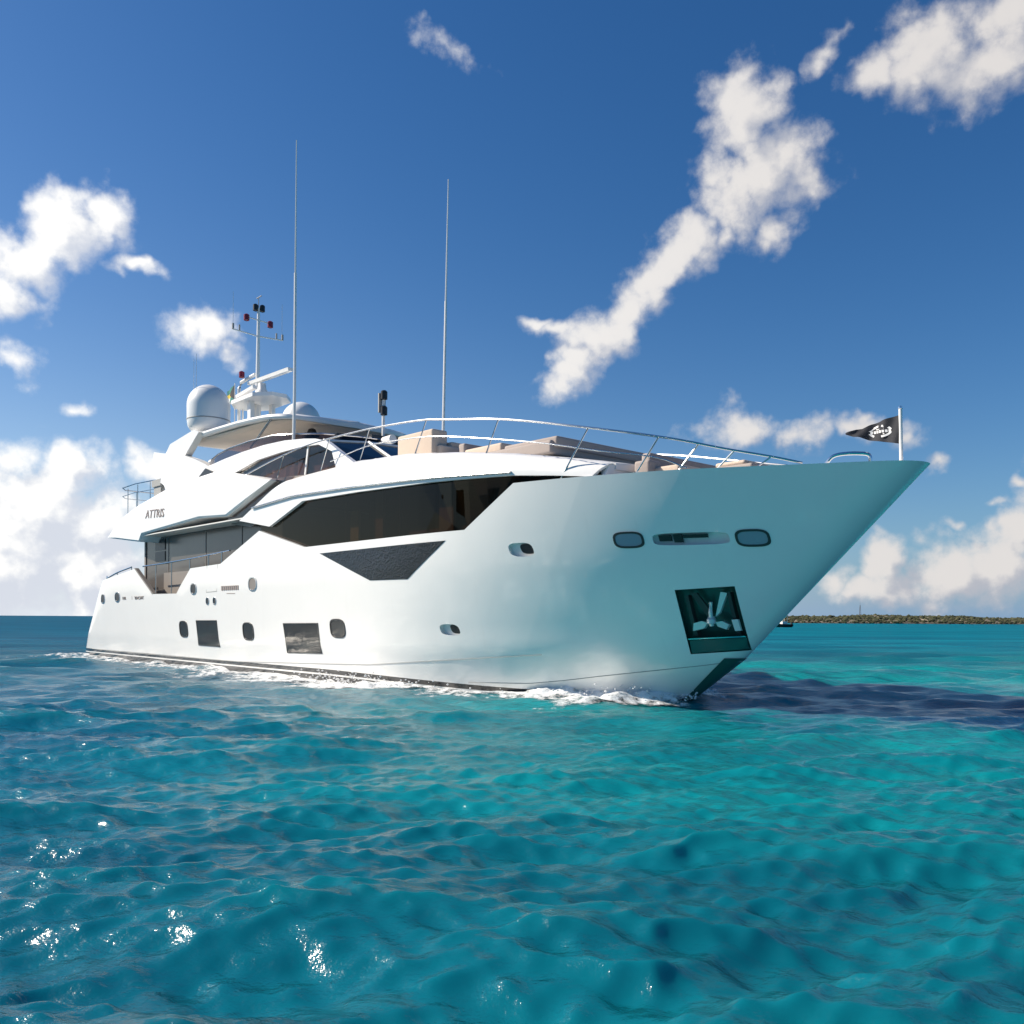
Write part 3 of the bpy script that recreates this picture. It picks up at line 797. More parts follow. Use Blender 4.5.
# --- upper deck mass with the pointed overhang
def wing_t(s):
    return 3.45 * math.sqrt(max(0.02, min(1, 0.84 + .16 * (s - 2.3) / 3.5)))
def build_wing():
    bot = [(2.31, 5.16), (6.76, 4.71), (7.02, 4.98), (12.41, 5.20), (14.54, 5.09), (17.60, 5.93)]
    top = [(2.31, 5.26), (3.54, 5.94), (9.45, 6.66), (13.36, 6.75), (17.64, 5.97)]
    ss = sorted(set([2.31, 2.5, 2.8, 3.2, 3.54, 4.2, 5, 6, 6.76, 7.02, 8, 9.45, 10.5, 11.5, 12.41, 13.36, 14, 14.54, 15.2, 16, 16.8, 17.6]))
    secs = []
    for s in ss:
        zb, zt = interp(s, bot), interp(s, top); t = wing_t(s); h = zt - zb
        half = [(t - .06, zb), (t, zb + .06 * min(1, h)), (t + .0, zb + h * .35), (t - .04, zb + h * .62), (t - .13, zb + h * .85), (t - .28, zt), (t - .8, zt + .02)]
        secs.append([(s, a, z) for a, z in half] + [(s, -a, z) for a, z in reversed(half)])
    w = Geo().loft(secs).out("upper_deck", M['white'], yacht, 40)
    Geo().slab([(6.9, 3.36), (16, 3.36), (16, -3.36), (6.9, -3.36)], 4.93, lambda a, b: 4.97).out("soffit", M['soffit'], w)
    def tf(s, z):
        zb, zt = interp(s, bot), interp(s, top); k = (z - zb) / (zt - zb); return wing_t(s) - float(np.interp(k, [0.35, .62, .85], [0, .04, .13]))
    lettering("name_lettering", "ATTRIS", 7.45, 5.57, .46, tf, M['letter'], w, 1.30, -.055)
    # dark glazed slash between overhang and forward superstructure
    Geo().panel([(14.2, 5.0), (17.4, 6.05), (18.7, 5.95), (15.4, 4.85)], lambda s, z: 3.25, .05).out("slash_window", M['smoke'], w, 0)
    Geo().panel([(14.0, 4.9), (17.2, 6.1), (18.9, 6.0), (15.5, 4.7)], lambda s, z: 3.0, .05).out("slash_backing", M['greywall'], w, 0)
    # narrow dark line at the front tip
    # rail round the after end
    g = Geo()
    rail = [(8.2, 2.85, 7.05), (6.6, 2.85, 7.2), (4.6, 2.82, 7.28), (3.0, 2.78, 7.27), (2.5, 2.5, 7.25), (2.4, 1.2, 7.25), (2.4, -1.2, 7.25), (2.5, -2.3, 7.25), (3.0, -2.6, 7.27), (6.6, -2.85, 7.2)]
    low = [(a, b, c - .36) for a, b, c in rail]
    g.tube(rail, .024); g.tube(low, .014)
    r = g.out("aft_rail", M['steel'], w)
    for a, b in ((7.9, 2.85), (6.3, 2.84), (4.7, 2.76), (3.2, 2.63), (2.45, 2.0), (2.4, 0), (2.45, -2.0), (3.2, -2.63), (4.7, -2.76)):
        Geo().tube([(a, b, interp(a, top) - .1), (a, b, 7.24)], .018, 6).out("stanchion", M['steel'], r)
    Geo().box((7.2, 2.8, 7.02), (.9, .3, .26)).box((7.2, 2.8, 6.75), (.7, .2, .4)).out("grab_box", M['seam'], w)
build_wing()

# --- full-beam salon: window, forward superstructure (coachroof)
def coach_b(s): return min(3.42, hull_b(s, 4.7) - 0.03)
ZT = [(14, 5.95), (18.5, 5.95), (20.1, 5.99), (22, 6.03), (24.3, 5.92), (26.2, 5.70), (28.1, 5.44), (29.66, 5.17), (30.6, 4.98)]
def coach_zt(s): return interp(s, ZT)
SH = 0.42
def coach_t(s, z):
    k = (z - (coach_zt(s) - SH)) / SH
    return coach_b(s) - (0 if k <= 0 else .42 * (1 - math.sqrt(max(0, 1 - min(1, k) ** 2))))
def build_coach():
    low = [(15.49, 4.87), (17.53, 4.54), (19.52, 5.13), (22.5, 5.10), (25.5, 5.02), (28.22, 4.90), (29.3, 4.80), (30.2, 4.70)]
    top = [(30.45, 4.98)] + [(s, coach_zt(s)) for s in np.arange(30.2, 18.5, -.35)] + [(18.4, 5.90)]
    poly = low + top
    g = Geo().panel(poly, coach_t, .10, cs=.35, cz=.07)
    g.panel(poly, coach_t, .10, cs=.35, cz=.12, sign=-1)
    c = g.out("coachroof", M['white'], yacht, 40)
    secs = []
    for s in list(np.arange(18.2, 30.3, .4)) + [30.45]:
        t = coach_b(s) - .40; z = coach_zt(s)
        secs.append([(s, t, z - .01), (s, t * .8, z + .03), (s, 0, z + .06), (s, -t * .8, z + .03), (s, -t, z - .01), (s, -t, z - .14), (s, t, z - .14)])
    Geo().loft(secs).out("roof", M['white'], c, 40)
    # forward face
    t = coach_b(30.4) - .02
    secs = [[(30.42, y, 4.60), (30.42, y * .93, 4.97), (30.25, y * .93, 4.97), (30.25, y, 4.60)] for y in (t - .05, 0, -t + .05)]
    Geo().loft(secs).out("front_face", M['white'], c)
    # thin moulding / handrail along the lower edge
    pts = [(16.44, 5.19), (19, 5.32), (22, 5.26), (25, 5.14), (28.25, 4.96)]
    g = Geo(); g.tube([(s, coach_t(s, interp(s, pts)) + .045, interp(s, pts)) for s in np.linspace(16.44, 28.25, 30)], .028, 8)
    for s in (16.5, 19.4, 22.3, 25.2, 28.2): g.box((s, coach_t(s, interp(s, pts)) + .02, interp(s, pts)), (.09, .07, .05))
    g.out("side_handrail", M['steel'], c)
    # salon glazing
    gt = lambda s, z: min(3.30, coach_b(s) - .09, hull_b(s, z) - .17 if s > 25 else 9)
    poly = [(17.0, 4.2), (19.5, 3.55), (27.0, 3.55), (28.6, 4.62), (30.35, 4.55), (30.3, 4.86), (28.3, 5.05), (24, 5.2), (19.4, 5.28), (16.6, 4.75)]
    w = Geo().panel(poly, gt, .02, cs=.6).out("salon_window", M['glass'], c, 0)
    Geo().panel(poly, gt, .02, cs=.6, sign=-1).out("salon_window", M['glass'], c, 0)
    for s in (21.6, 24.1): Geo().panel([(s, 3.6), (s + .05, 3.6), (s + .05, 5.25), (s, 5.25)], lambda s, z: gt(s, z) - .03, .06).out("window_post", M['dark'], w, 0)
    # the room behind it
    g = Geo(); g.box((22.2, 0, 3.42), (10.6, 6.0, .06)); g.box((22.4, 0, 5.27), (9.6, 5.4, .05))
    g.box((23.0, 1.6, 4.3), (5.4, .12, 1.8)); g.box((26.9, 1.3, 4.3), (1.2, .12, 1.8)); g.box((17.6, 0, 4.2), (.1, 6.0, 1.9))
    g.box((25.2, 2.4, 3.75), (2.6, .8, .5)); g.box((21.0, 2.2, 3.72), (2.0, 1.0, .45))
    g.out("cabin_lining", M['interior'], w, 0)
    for c0, d0 in (((22.6, 2.8, 4.35), (.35, .1, 1.7)), ((25.6, 2.9, 4.35), (.55, .08, 1.7)), ((27.5, 2.4, 4.6), (.22, .1, 1.2))): Geo().box(c0, d0).out("curtain", M['taupe'], w, 0)
    Geo().box((21.2, 2.7, 4.30), (.42, .06, .95)).out("painted_daylight_panel", M['pale'], w, 0)  # paints in the daylight seen through the far windows
build_coach()

# --- wheelhouse: arched side frame, curved window, raked windshield
def build_wheelhouse():
    T0 = 2.95
    tf = lambda s, z: T0 - .10 * max(0, z - 6.3)
    outer = [(11.75, 6.72), (11.75, 7.12), (13.2, 7.22), (14.5, 7.28), (16.0, 7.30), (17.4, 7.25), (18.6, 7.13), (19.3, 7.03), (19.95, 6.86), (21.5, 6.05), (20.6, 5.95), (20.75, 6.26), (20.3, 6.52), (19.5, 6.83), (18.4, 6.90), (17.1, 6.90), (15.7, 6.86), (14.0, 6.62), (13.4, 6.45), (12.6, 6.45)]
    g = Geo().panel(outer, tf, .16, cs=.4); g.panel(outer, tf, .16, cs=.4, sign=-1)
    wh = g.out("wheelhouse", M['white'], yacht, 40)
    win = [(13.6, 6.4), (14.0, 6.68), (15.7, 6.90), (17.1, 6.95), (18.4, 6.94), (19.5, 6.87), (20.4, 6.55), (20.8, 6.20), (19.0, 6.05), (17.6, 5.95), (14.5, 6.2)]
    w = Geo().panel(win, lambda s, z: T0 - .15, .02).out("side_window", M['smoke'], wh, 0)
    Geo().panel([(18.55, 6.0), (18.63, 6.0), (18.83, 6.92), (18.75, 6.92)], lambda s, z: T0 - .12, .04).out("window_post", M['soft_white'], w, 0)
    # curtain: a scalloped cloth hung inside
    secs = []
    for i in range(25):
        k = i / 24; s = 15.2 + 3.1 * k; zt = interp(s, [(15.2, 6.4), (15.9, 6.85), (16.9, 6.92), (17.6, 6.70), (18.3, 6.52)])
        t = 2.55 + .035 * math.sin(i * 1.9)
        secs.append([(s, t, zt), (s, t + .02, zt), (s, t + .03, 5.9), (s, t, 5.9)])
    Geo().loft(secs).out("curtain", M['curtain'], w)
    # inner body
    Geo().slab([(12.0, 2.45), (19.0, 2.45), (20.0, 2.2), (20.0, -2.2), (19, -2.45), (12.0, -2.45)], 5.9, 6.7).out("cabin_lining", M['taupe'], wh, 0)
    # fly bridge floor over it
    Geo().slab([(9.0, 2.78), (18.6, 2.78), (19.6, 2.6), (19.9, 0), (19.6, -2.6), (18.6, -2.78), (9, -2.78)], 6.90, 7.02).out("flybridge_floor", M['white'], wh)
    # raked windshield across the front, in panes with pillars
    top = [(19.5, 2.72, 6.96), (20.0, 1.5, 6.99), (20.15, 0, 7.0), (20.0, -1.5, 6.99), (19.5, -2.72, 6.96)]
    bot = [(21.15, 2.78, 6.02), (21.8, 1.55, 6.06), (22.0, 0, 6.08), (21.8, -1.55, 6.06), (21.15, -2.78, 6.02)]
    for i in range(4):
        secs = [[top[i], top[i + 1], tuple(Vector(top[i + 1]) - Vector((.03, 0, .03))), tuple(Vector(top[i]) - Vector((.03, 0, .03)))],
                [bot[i], bot[i + 1], tuple(Vector(bot[i + 1]) - Vector((.03, 0, .03))), tuple(Vector(bot[i]) - Vector((.03, 0, .03)))]]
        Geo().loft(secs).out("windshield", M['blueglass'], wh, 0)
    g = Geo()
    for i in range(5): g.tube([Vector(top[i]) + Vector((.02, 0, .02)), Vector(bot[i]) + Vector((.02, 0, .02))], .045, 6)
    g.tube(top, .05, 6)
    g.out("windshield_pillar", M['soft_white'], wh)
    # flybridge wind deflector, wrapped round the front
    path = [(11.6, 2.72, 7.34), (12.4, 2.74, 7.50), (13.3, 2.74, 7.58), (14.7, 2.72, 7.62), (16.2, 2.66, 7.60), (17.3, 2.45, 7.52), (18.2, 2.0, 7.46), (18.75, 1.1, 7.42), (18.9, 0, 7.42)]
    path += [(s, -t, z) for s, t, z in reversed(path[:-1])]
    secs = []
    for s, t, z in path: secs.append([(s, t, z), (s + .12, t * 1.02, 7.04), (s + .09, t * 1.02 - .02, 7.04), (s - .03, t - .02, z)])
    f = Geo().loft(secs).out("wind_deflector", M['smoke'], wh)
    Geo().tube(path, .03, 8).out("rim", M['steel'], f)
    # dark vent at the after foot of the arch, console and seats on the flybridge
    Geo().panel([(11.25, 6.72), (11.95, 7.02), (12.5, 6.85), (12.2, 6.70)], lambda s, z: 3.02, .1).out("side_vent", M['black'], wh, 0)
    g = Geo(); g.box((17.9, 0, 7.26), (1.2, 3.4, .46)); g.box((18.5, -.2, 7.5), (.6, 1.6, .12)); g.out("helm_console", M['dark'], wh, 0)
    g = Geo(); g.box((16.4, 1.2, 7.35), (.5, .5, .5)); g.box((16.15, 1.2, 7.62), (.14, .5, .5)); g.lathe((16.15, 1.2, 7.86), [(.05, -.1), (.14, -.05), (.16, .06), (.12, .16), (.03, .2)], 14)
    g.out("helm_seat", M['dark'], wh)
    # searchlight, horn and dome cluster ahead of the deflector
    s = Geo(); s.box((19.2, -.3, 7.08), (.7, 2.2, .14)); s.out("instrument_shelf", M['white'], wh)
    g = Geo(); g.tube([(19.0, .25, 7.35), (19.45, .25, 7.36)], .14, 14); g.box((19.15, .25, 7.2), (.18, .12, .22)); g.out("searchlight", M['soft_white'], wh)
    g = Geo(); g.tube([(19.1, -.55, 7.28), (19.5, -.55, 7.28), (19.75, -.55, 7.28)], .05, 10, .12); g.tube([(19.1, -.8, 7.28), (19.4, -.8, 7.28), (19.6, -.8, 7.28)], .04, 10, .10); g.box((19.1, -.67, 7.2), (.14, .4, .14)); g.out("horn", M['chrome'], wh)
    g = Geo(); g.lathe((19.15, -1.25, 7.15), [(.16, 0), (.2, .12), (.15, .26), (.04, .32)], 16); g.out("dome_camera", M['soft_white'], wh)
    p = Geo().tube([(18.55, 0, 7.0), (18.55, 0, 8.95)], .05, 10).out("light_pole", M['soft_white'], wh)
    for z in (8.42, 8.92):
        Geo().lathe((18.58, 0, z - .15), [(.02, 0), (.11, .02), (.11, .26), (.07, .30), (.02, .3)], 14).out("navigation_light", M['black'], p)
    Geo().box((18.46, 0, 8.68), (.05, .26, .62)).out("bracket", M['seam'], p)
    # arch fin and hardtop
    fin = [(6.75, 8.30), (7.6, 8.14), (9.4, 7.87), (10.8, 7.50), (11.81, 7.18), (12.6, 6.85), (12.9, 6.55), (8.4, 6.5), (8.0, 6.85), (6.94, 7.25), (6.6, 7.9)]
    ff = lambda s, z: 2.95 - .06 * (z - 7)
    g = Geo().panel(fin, ff, .34, cs=.5); g.panel(fin, ff, .34, cs=.5, sign=-1)
    ar = g.out("radar_arch", M['white'], yacht, 40)
    strut = [(7.75, 8.10), (8.2, 8.42), (10.4, 8.64), (10.85, 8.50), (9.62, 7.80), (8.8, 7.9)]
    for sg in (1, -1): Geo().panel(strut, lambda s, z: 2.80, .26, sign=sg).out("arch_strut", M['white'], ar)
    # hardtop
    def zr(s): return interp(s, [(9.0, 8.50), (10.3, 8.56), (13, 8.52), (15.5, 8.40), (16.6, 8.30), (17.1, 8.22)])
    ht = None
    half = [(8.9, 2.55), (10.3, 2.66), (14.8, 2.66), (16.0, 2.58), (16.6, 2.3), (16.95, 1.6), (17.1, 0)]
    outl = half + [(a, -b) for a, b in reversed(half[:-1])]
    secs = []
    for s in (8.9, 9.6, 10.3, 12, 13.5, 14.8, 15.5, 16.0, 16.35, 16.6, 16.8, 16.95, 17.05, 17.1):
        w = interp(s, [(a, b) for a, b in half]); z = zr(s); e = .10 if s < 16.9 else .05
        w = max(w, .3)
        secs.append([(s, w, z - .09), (s, w - .02, z - .02), (s, w - .2, z + .03), (s, 0, z + .09), (s, -w + .2, z + .03), (s, -w + .02, z - .02), (s, -w, z - .09), (s, -w + .04, z - .15), (s, 0, z - .14), (s, w - .04, z - .15)])
    ht = Geo().loft(secs).out("hardtop", M['white'], yacht, 40)
    o2 = [(a if a > 9 else 9.2, b * .9) for a, b in outl if a < 17] 
    Geo().slab(o2, lambda a, b: zr(a) - .175, lambda a, b: zr(a) - .152).out("ceiling", M['ceiling'], ht, 0)
    g = Geo()
    for s in (11.2, 12.8, 14.4, 15.7): g.box((s, 0, zr(s) - .185), (.09, 4.2, .03))
    g.out("ceiling_beam", M['greywall'], ht, 0)
    for sg in (1, -1):
        Geo().tube([(14.3, sg * 2.45, 7.5), (15.75, sg * 2.45, 8.26)], .04, 8).out("support_post", M['steel'], ht)
    # satellite domes
    prof = [(.50, 0), (.66, .04), (.75, .18), (.785, .42), (.79, .95)] + [(.79 * math.cos(q), .95 + .82 * math.sin(q)) for q in np.linspace(.15, 1.5, 10)]
    for sg in (1, -1):
        d = Geo().lathe((9.75, sg * 1.95, 8.78), prof, 40).out("satellite_dome", M['radome'], ht, 50)
        Geo().lathe((9.75, sg * 1.95, 8.5), [(.42, 0), (.42, .3)], 24).out("base", M['soft_white'], d)
        Geo().lathe((9.75, sg * 1.95, 9.18), [(.792, 0), (.796, .012), (.796, .03), (.792, .042)], 40).out("seam", M['seam'], d)
    for s, t in ((9.2, 2.3), (9.9, 2.5)): Geo().tube([(s, t, 10.2), (s, t, 11.6)], .008, 5).out("thin_aerial", M['soft_white'], ht)
    # mast
    mast = Geo().tube([(9.78, 0, 8.5), (9.82, 0, 11.2), (9.86, 0, 13.9)], .11, 10, .055).out("mast", M['white'], yacht)
    g = Geo(); g.box((10.15, .45, 9.35), (.26, .14, 1.75)); g.box((10.15, -.45, 9.35), (.26, .14, 1.75)); g.box((9.6, 0, 9.35), (.4, .3, 1.75)); g.slab([(8.5, .35), (9.2, .8), (11.0, .8), (11.6, .3), (11.6, -.3), (11.0, -.8), (9.2, -.8), (8.5, -.35)], 10.12, 10.26)
    g.out("radar_platform", M['white'], mast)
    g = Geo(); g.lathe((10.2, 0, 10.26), [(.34, 0), (.30, .22), (.16, .40), (.14, .62)], 20); g.out("radar_pedestal", M['soft_white'], mast)
    g = Geo(); g.loft([[(s, .09, z), (s, .12, z + .12), (s, -.12, z + .12), (s, -.09, z)] for s, z in ((9.15, 11.00), (12.45, 10.92))]); g.out("radar_scanner", M['white'], mast)
    g = Geo(); g.loft([[(s, .5 + .08, z), (s, .5 + .10, z + .12), (s, .5 - .10, z + .12), (s, .5 - .08, z)] for s, z in ((8.0, 10.30), (10.6, 10.52))]); g.out("radar_scanner", M['white'], mast)
    g = Geo(); g.tube([(8.4, .1, 8.6), (8.4, .1, 11.0), (8.6, .1, 11.2), (9.6, .0, 11.35)], .07, 8); g.tube([(8.75, .1, 8.6), (8.75, .1, 10.1)], .035, 8); g.out("mast_bracket", M['white'], mast)
    g = Geo(); g.tube([(9.84, 1.04, 12.86), (9.84, 0, 12.80), (9.84, -1.04, 12.86)], .028, 8); arm = g.out("crossarm", M['white'], mast)
    for t in (1.04, .78, -1.04, -.78):
        Geo().tube([(9.84, t, 12.86), (9.84, t, 13.08)], .045 if abs(t) > 1 else .035, 8).out("sensor", M['seam'], arm)
    for t in (1.04, -1.02): Geo().tube([(9.84, t, 13.0), (9.84, t, 14.3)], .008, 5).out("thin_aerial", M['soft_white'], arm)
    g = Geo(); g.tube([(9.86, .5, 13.45), (9.86, -.5, 13.40)], .025, 6); g.out("light_bracket", M['white'], mast)
    for s, t, z in ((9.86, .5, 13.42), (9.86, -.5, 13.36), (8.95, .25, 11.42)):
        Geo().lathe((s, t, z - .14), [(.03, 0), (.11, .03), (.11, .24), (.05, .28)], 12).out("navigation_light", M['red'], mast)
    for s, t in ((9.84, .12), (9.9, -.14)):
        Geo().lathe((s, t, 13.75), [(.03, 0), (.10, .03), (.10, .25), (.05, .29)], 12).out("navigation_light", M['black'], mast)
    g = Geo(); g.tube([(9.7, 0, 14.32), (10.1, 0, 14.32)], .02, 6); g.tube([(9.86, 0, 13.9), (9.86, 0, 14.32)], .015, 6); g.out("wind_vane", M['seam'], mast)
    # whip aerials
    for t, s in ((2.5, 17.3), (-2.4, 18.55)):
        a = Geo().tube([(s, t, 7.05), (s + .05, t, 8.7), (s + .10, t * 1.01, 12.5)], .055, 8, .042).out("whip_aerial", M['soft_white'], yacht)
        Geo().tube([(s + .10, t * 1.01, 12.5), (s + .17, t * 1.02, 16.6)], .036, 6, .018).out("tip", M['soft_white'], a)
        Geo().tube([(s, t, 7.0), (s, t, 7.35)], .05, 8).out("foot", M['chrome'], a)
build_wheelhouse()

# --- rails along the superstructure and round the foredeck
RT = [(15.2, 3.12, 6.38), (17.0, 3.15, 6.60), (18.6, 3.17, 6.74), (20.1, 3.18, 6.80), (22.5, 3.18, 6.77), (24.8, 3.18, 6.64), (26.0, 3.18, 6.47), (27.9, 3.13, 6.18), (30.0, 2.9, 5.73), (31.75, 2.35, 5.33), (32.7, 1.85, 5.06), (33.5, 1.45, 4.85), (34.0, 1.20, 4.70)]
RL = [(20.6, 3.15, 6.16), (22.4, 3.16, 6.33), (24.0, 3.17, 6.28), (25.7, 3.17, 6.12), (28.7, 3.05, 5.58), (30.3, 2.8, 5.22), (31.5, 2.4, 4.98), (32.1, 2.15, 4.72)]
def curve(pts, n):
    P = [np.array(p, float) for p in pts]; P = [2 * P[0] - P[1]] + P + [2 * P[-1] - P[-2]]
    out = []
    for i in range(1, len(P) - 2):
        for k in range(n):
            t = k / n; a, b, c, d = P[i - 1], P[i], P[i + 1], P[i + 2]
            out.append(tuple(.5 * ((2 * b) + (c - a) * t + (2 * a - 5 * b + 4 * c - d) * t * t + (-a + 3 * b - 3 * c + d) * t ** 3)))
    out.append(tuple(P[-2])); return out
for sg in (1, -1):
    c = [(s, sg * t, z) for s, t, z in curve(RT, 5)]
    l = [(s, sg * t, z) for s, t, z in curve(RL, 4)]
    r = Geo().tube(c, .023, 8).tube(l, .014, 8).out("guard_rail", M['steel'], yacht)
    for st in (17.9, 20.6, 22.6, 25.1, 27.7, 30.15, 31.6, 32.3, 32.9, 33.5):
        z1 = interp(st, [(p[0], p[2]) for p in RT]); t1 = interp(st, [(p[0], p[1]) for p in RT])
        if st < 29: zb = coach_zt(st - .6) - .03
        else: zb = 4.70
        dd = min(.75, .6 * (z1 - zb) + .1); sb = st - dd
        tb = (coach_b(sb) - .3) if st < 29 else hull_b(sb, 4.7) - .07
        Geo().tube([(st, sg * t1, z1), (sb, sg * tb, zb - .02)], .018, 6).out("stanchion", M['steel'], r)
# bow hand loop and bulwark side rails
for sg in (1, -1):
    Geo().tube(curve([(34.3, sg * .92, 4.66), (34.42, sg * .88, 4.80), (34.6, sg * .80, 4.84), (34.85, sg * .68, 4.83), (34.98, sg * .60, 4.79), (35.0, sg * .58, 4.64)], 4), .035, 8).out("bow_loop", M['chrome'], yacht)
p = [(1.9, 3.05, 3.52), (2.6, 3.25, 3.42), (4.0, 3.32, 3.60), (5.75, 3.36, 3.76)]
g = Geo().tube(curve(p, 4), .03, 8)
for s, t, z in p[1:]: g.tube([(s, t, z), (s, t, z - .2)], .02, 6)
g.out("stern_rail", M['steel'], yacht)
p = [(7.0, 3.36, 3.74), (9, 3.36, 3.77), (12, 3.36, 3.85), (14.7, 3.36, 3.96)]
r = Geo().tube(p, .028, 8).out("side_rail", M['steel'], yacht)
for s, z0 in ((8.35, 2.6), (9.85, 2.6), (11.5, 3.25), (13.05, 3.5), (14.1, 3.5)):
    Geo().tube([(s, 3.36, z0), (s, 3.36, interp(s, [(q[0], q[2]) for q in p]))], .02, 6).out("stanchion", M['steel'], r)

# ------------------------------------------------------------------ cushions and seats on the foredeck (loose upholstery on the yacht)
def soft_box(g, s0, s1, t0, t1, z0, z1, r=.06):
    """a box with rounded edges"""
    bm = bmesh.new(); bmesh.ops.create_cube(bm, size=1)
    for v in bm.verts: v.co = Vector(((s0 + s1) / 2 + v.co.x * (s1 - s0), (t0 + t1) / 2 + v.co.y * (t1 - t0), (z0 + z1) / 2 + v.co.z * (z1 - z0)))
    bmesh.ops.bevel(bm, geom=bm.edges[:], offset=r, segments=3, affect='EDGES', profile=.6)
    bm.verts.index_update()
    g.add([tuple(v.co) for v in bm.verts], [tuple(v.index for v in f.verts) for f in bm.faces]); bm.free()
    return g
def seat(name, label, cat, parts, origin):
    o = tag(link(bpy.data.objects.new(name, None)), label, cat)
    o.location = YM @ Vector(V(*origin)); o.rotation_euler = (0, 0, YAW)
    for pname, boxes, mat in parts:
        g = Geo()
        for b in boxes: soft_box(g, *b)
        g.v = [tuple(Vector(v) - Vector(origin)) for v in g.v]
        g.out(pname, M[mat], o, 40)
    return o
zc = coach_zt
seat("lounge_sofa", "beige upholstered sofa with tall square ends, on the roof just ahead of the windshield", "sofa", [
    ("base", [(22.7, 24.4, -2.2, 2.2, 5.85, 6.25)], 'cushion'),
    ("backrest", [(22.75, 23.25, -2.2, 1.95, 6.2, 6.62)], 'taupe'),
    ("armrest", [(22.7, 24.25, 1.85, 2.35, 5.9, 6.66)], 'cushion'),
    ("armrest", [(22.7, 24.25, -2.35, -1.85, 5.9, 6.66)], 'cushion'),
    ("seat_cushion", [(23.3, 24.35, -1.8, 0, 6.22, 6.38), (23.3, 24.35, 0.02, 1.8, 6.22, 6.38)], 'cushion')], (23.5, 0, 5.95))
seat("sun_pad", "long grey sun pad with raised backs lying along the roof in front of the sofa", "sun pad", [
    ("mattress", [(24.6, 28.2, -2.0, 2.0, 5.55, 5.86)], 'taupe'),
    ("backrest", [(24.75, 25.0, -1.95, 1.9, 5.8, 6.24)], 'taupe'),
    ("pillow", [(25.0, 26.4, .2, 1.9, 5.8, 6.06), (25.0, 26.4, -1.9, -.1, 5.8, 6.06)], 'cushion'),
    ("foot_cushion", [(26.5, 28.3, -1.9, 1.9, 5.7, 5.95)], 'taupe')], (26.4, 0, 5.6))
seat("bow_sofa", "low beige sofa with dark backrest on the foredeck, right under the stanchions", "sofa", [
    ("base", [(30.55, 31.6, -1.7, 1.75, 4.46, 4.92)], 'cushion'),
    ("backrest", [(30.50, 30.75, -1.7, 1.6, 4.9, 5.28)], 'taupe'),
    ("side_back", [(30.6, 31.0, 1.55, 1.95, 4.46, 5.06)], 'taupe')], (31, 0, 4.46))
seat("bow_bench", "dark flat bench cushion on the foredeck, nearest to the bow tip", "bench", [
    ("seat", [(31.9, 32.9, -1.1, 1.15, 4.46, 4.86)], 'taupe'),
    ("edge_cushion", [(32.0, 32.7, -1.0, 1.1, 4.84, 4.95)], 'cushion')], (32.4, 0, 4.46))

# ------------------------------------------------------------------ flagstaff and flags
st = Geo().tube([(35.30, 0, 4.40), (35.27, 0, 5.68)], .032, 10).out("flagstaff", M['soft_white'], yacht)
Geo().lathe((35.27, 0, 5.66), [(.02, 0), (.045, .02), (.045, .05), (.015, .07)], 12).out("finial", M['chrome'], st)
def cloth(outline_fn, n, mcount, origin, wave):
    """grid cloth in (aft distance u, v 0..1) -> object-space verts"""
    vs = []; fs = []
    for i in range(n + 1):
        u = i / n; z0, z1, L = outline_fn(u)
        for j in range(mcount + 1):
            v = j / mcount; z = z0 + (z1 - z0) * v
            vs.append((-L, wave(u, v), z))
    for i in range(n):
        for j in range(mcount):
            a = i * (mcount + 1) + j; fs.append((a, a + mcount + 1, a + mcount + 2, a + 1))
    k = len(vs); vs += [(x, y + .006, z) for x, y, z in vs]; fs2 = fs + [tuple(i + k for i in reversed(f)) for f in fs]
    return vs, fs2
def build_pennant():
    o = tag(link(bpy.data.objects.new("pennant", None)), "black triangular pennant with a white oval emblem, flying from the staff at the bow tip", "flag")
    org = Vector((35.26, 0, 5.30)); o.location = YM @ Vector(V(*org)); o.rotation_euler = (0, 0, YAW)
    wave = lambda u, v: .07 * math.sin(u * 8.5 + .4) * u ** .7 + .02 * math.sin(u * 19 + v * 3)
    def fn(u):
        L = 1.02 * u
        zt = interp(u, [(0, .27), (.55, .15), (.70, .085), (.80, .075), (.88, .05), (1, .035)]); zb = interp(u, [(0, -.26), (.6, -.135), (.74, -.07), (.85, -.06), (1, -.0)])
        return zb + .05 * u, zt + .05 * u, L
    vs, fs = cloth(fn, 30, 6, org, wave)
    mesh("cloth", vs, fs, M['navy'], o, 60)
    # emblem: broken oval with a bar of blocks across its middle, on both sides of the cloth
    g = Geo()
    def pt(x, z, side):
        u = x / 1.02; y = wave(u, .5) + (.012 if side > 0 else -.010)
        return (-x, y, z + .05 * u)
    def strip(pts_a, pts_b):
        for side in (1, -1):
            n = len(pts_a); vs = [pt(*p, side) for p in pts_a] + [pt(*p, side) for p in pts_b]
            g.add(vs, [(i, i + 1, n + i + 1, n + i) for i in range(n - 1)])
    cx, rx, rz = .37, .235, .118
    for a0, a1 in ((12, 80), (100, 168), (192, 260), (280, 348)):
        aa = np.radians(np.linspace(a0, a1, 10))
        strip([(cx + rx * math.cos(q), rz * math.sin(q)) for q in aa], [(cx + rx * .80 * math.cos(q), rz * .68 * math.sin(q)) for q in aa])
    for k in range(7):
        x = cx - .21 + k * .062
        strip([(x, .022), (x + .045, .022)], [(x - .008, -.026), (x + .037, -.026)])
    strip([(cx - .07, .06), (cx + .10, .052)], [(cx - .09, .04), (cx + .09, .036)])
    strip([(cx - .09, -.04), (cx + .08, -.042)], [(cx - .10, -.06), (cx + .06, -.062)])
    g.out("emblem", M['emblem'], o, 0, recalc=False)
build_pennant()
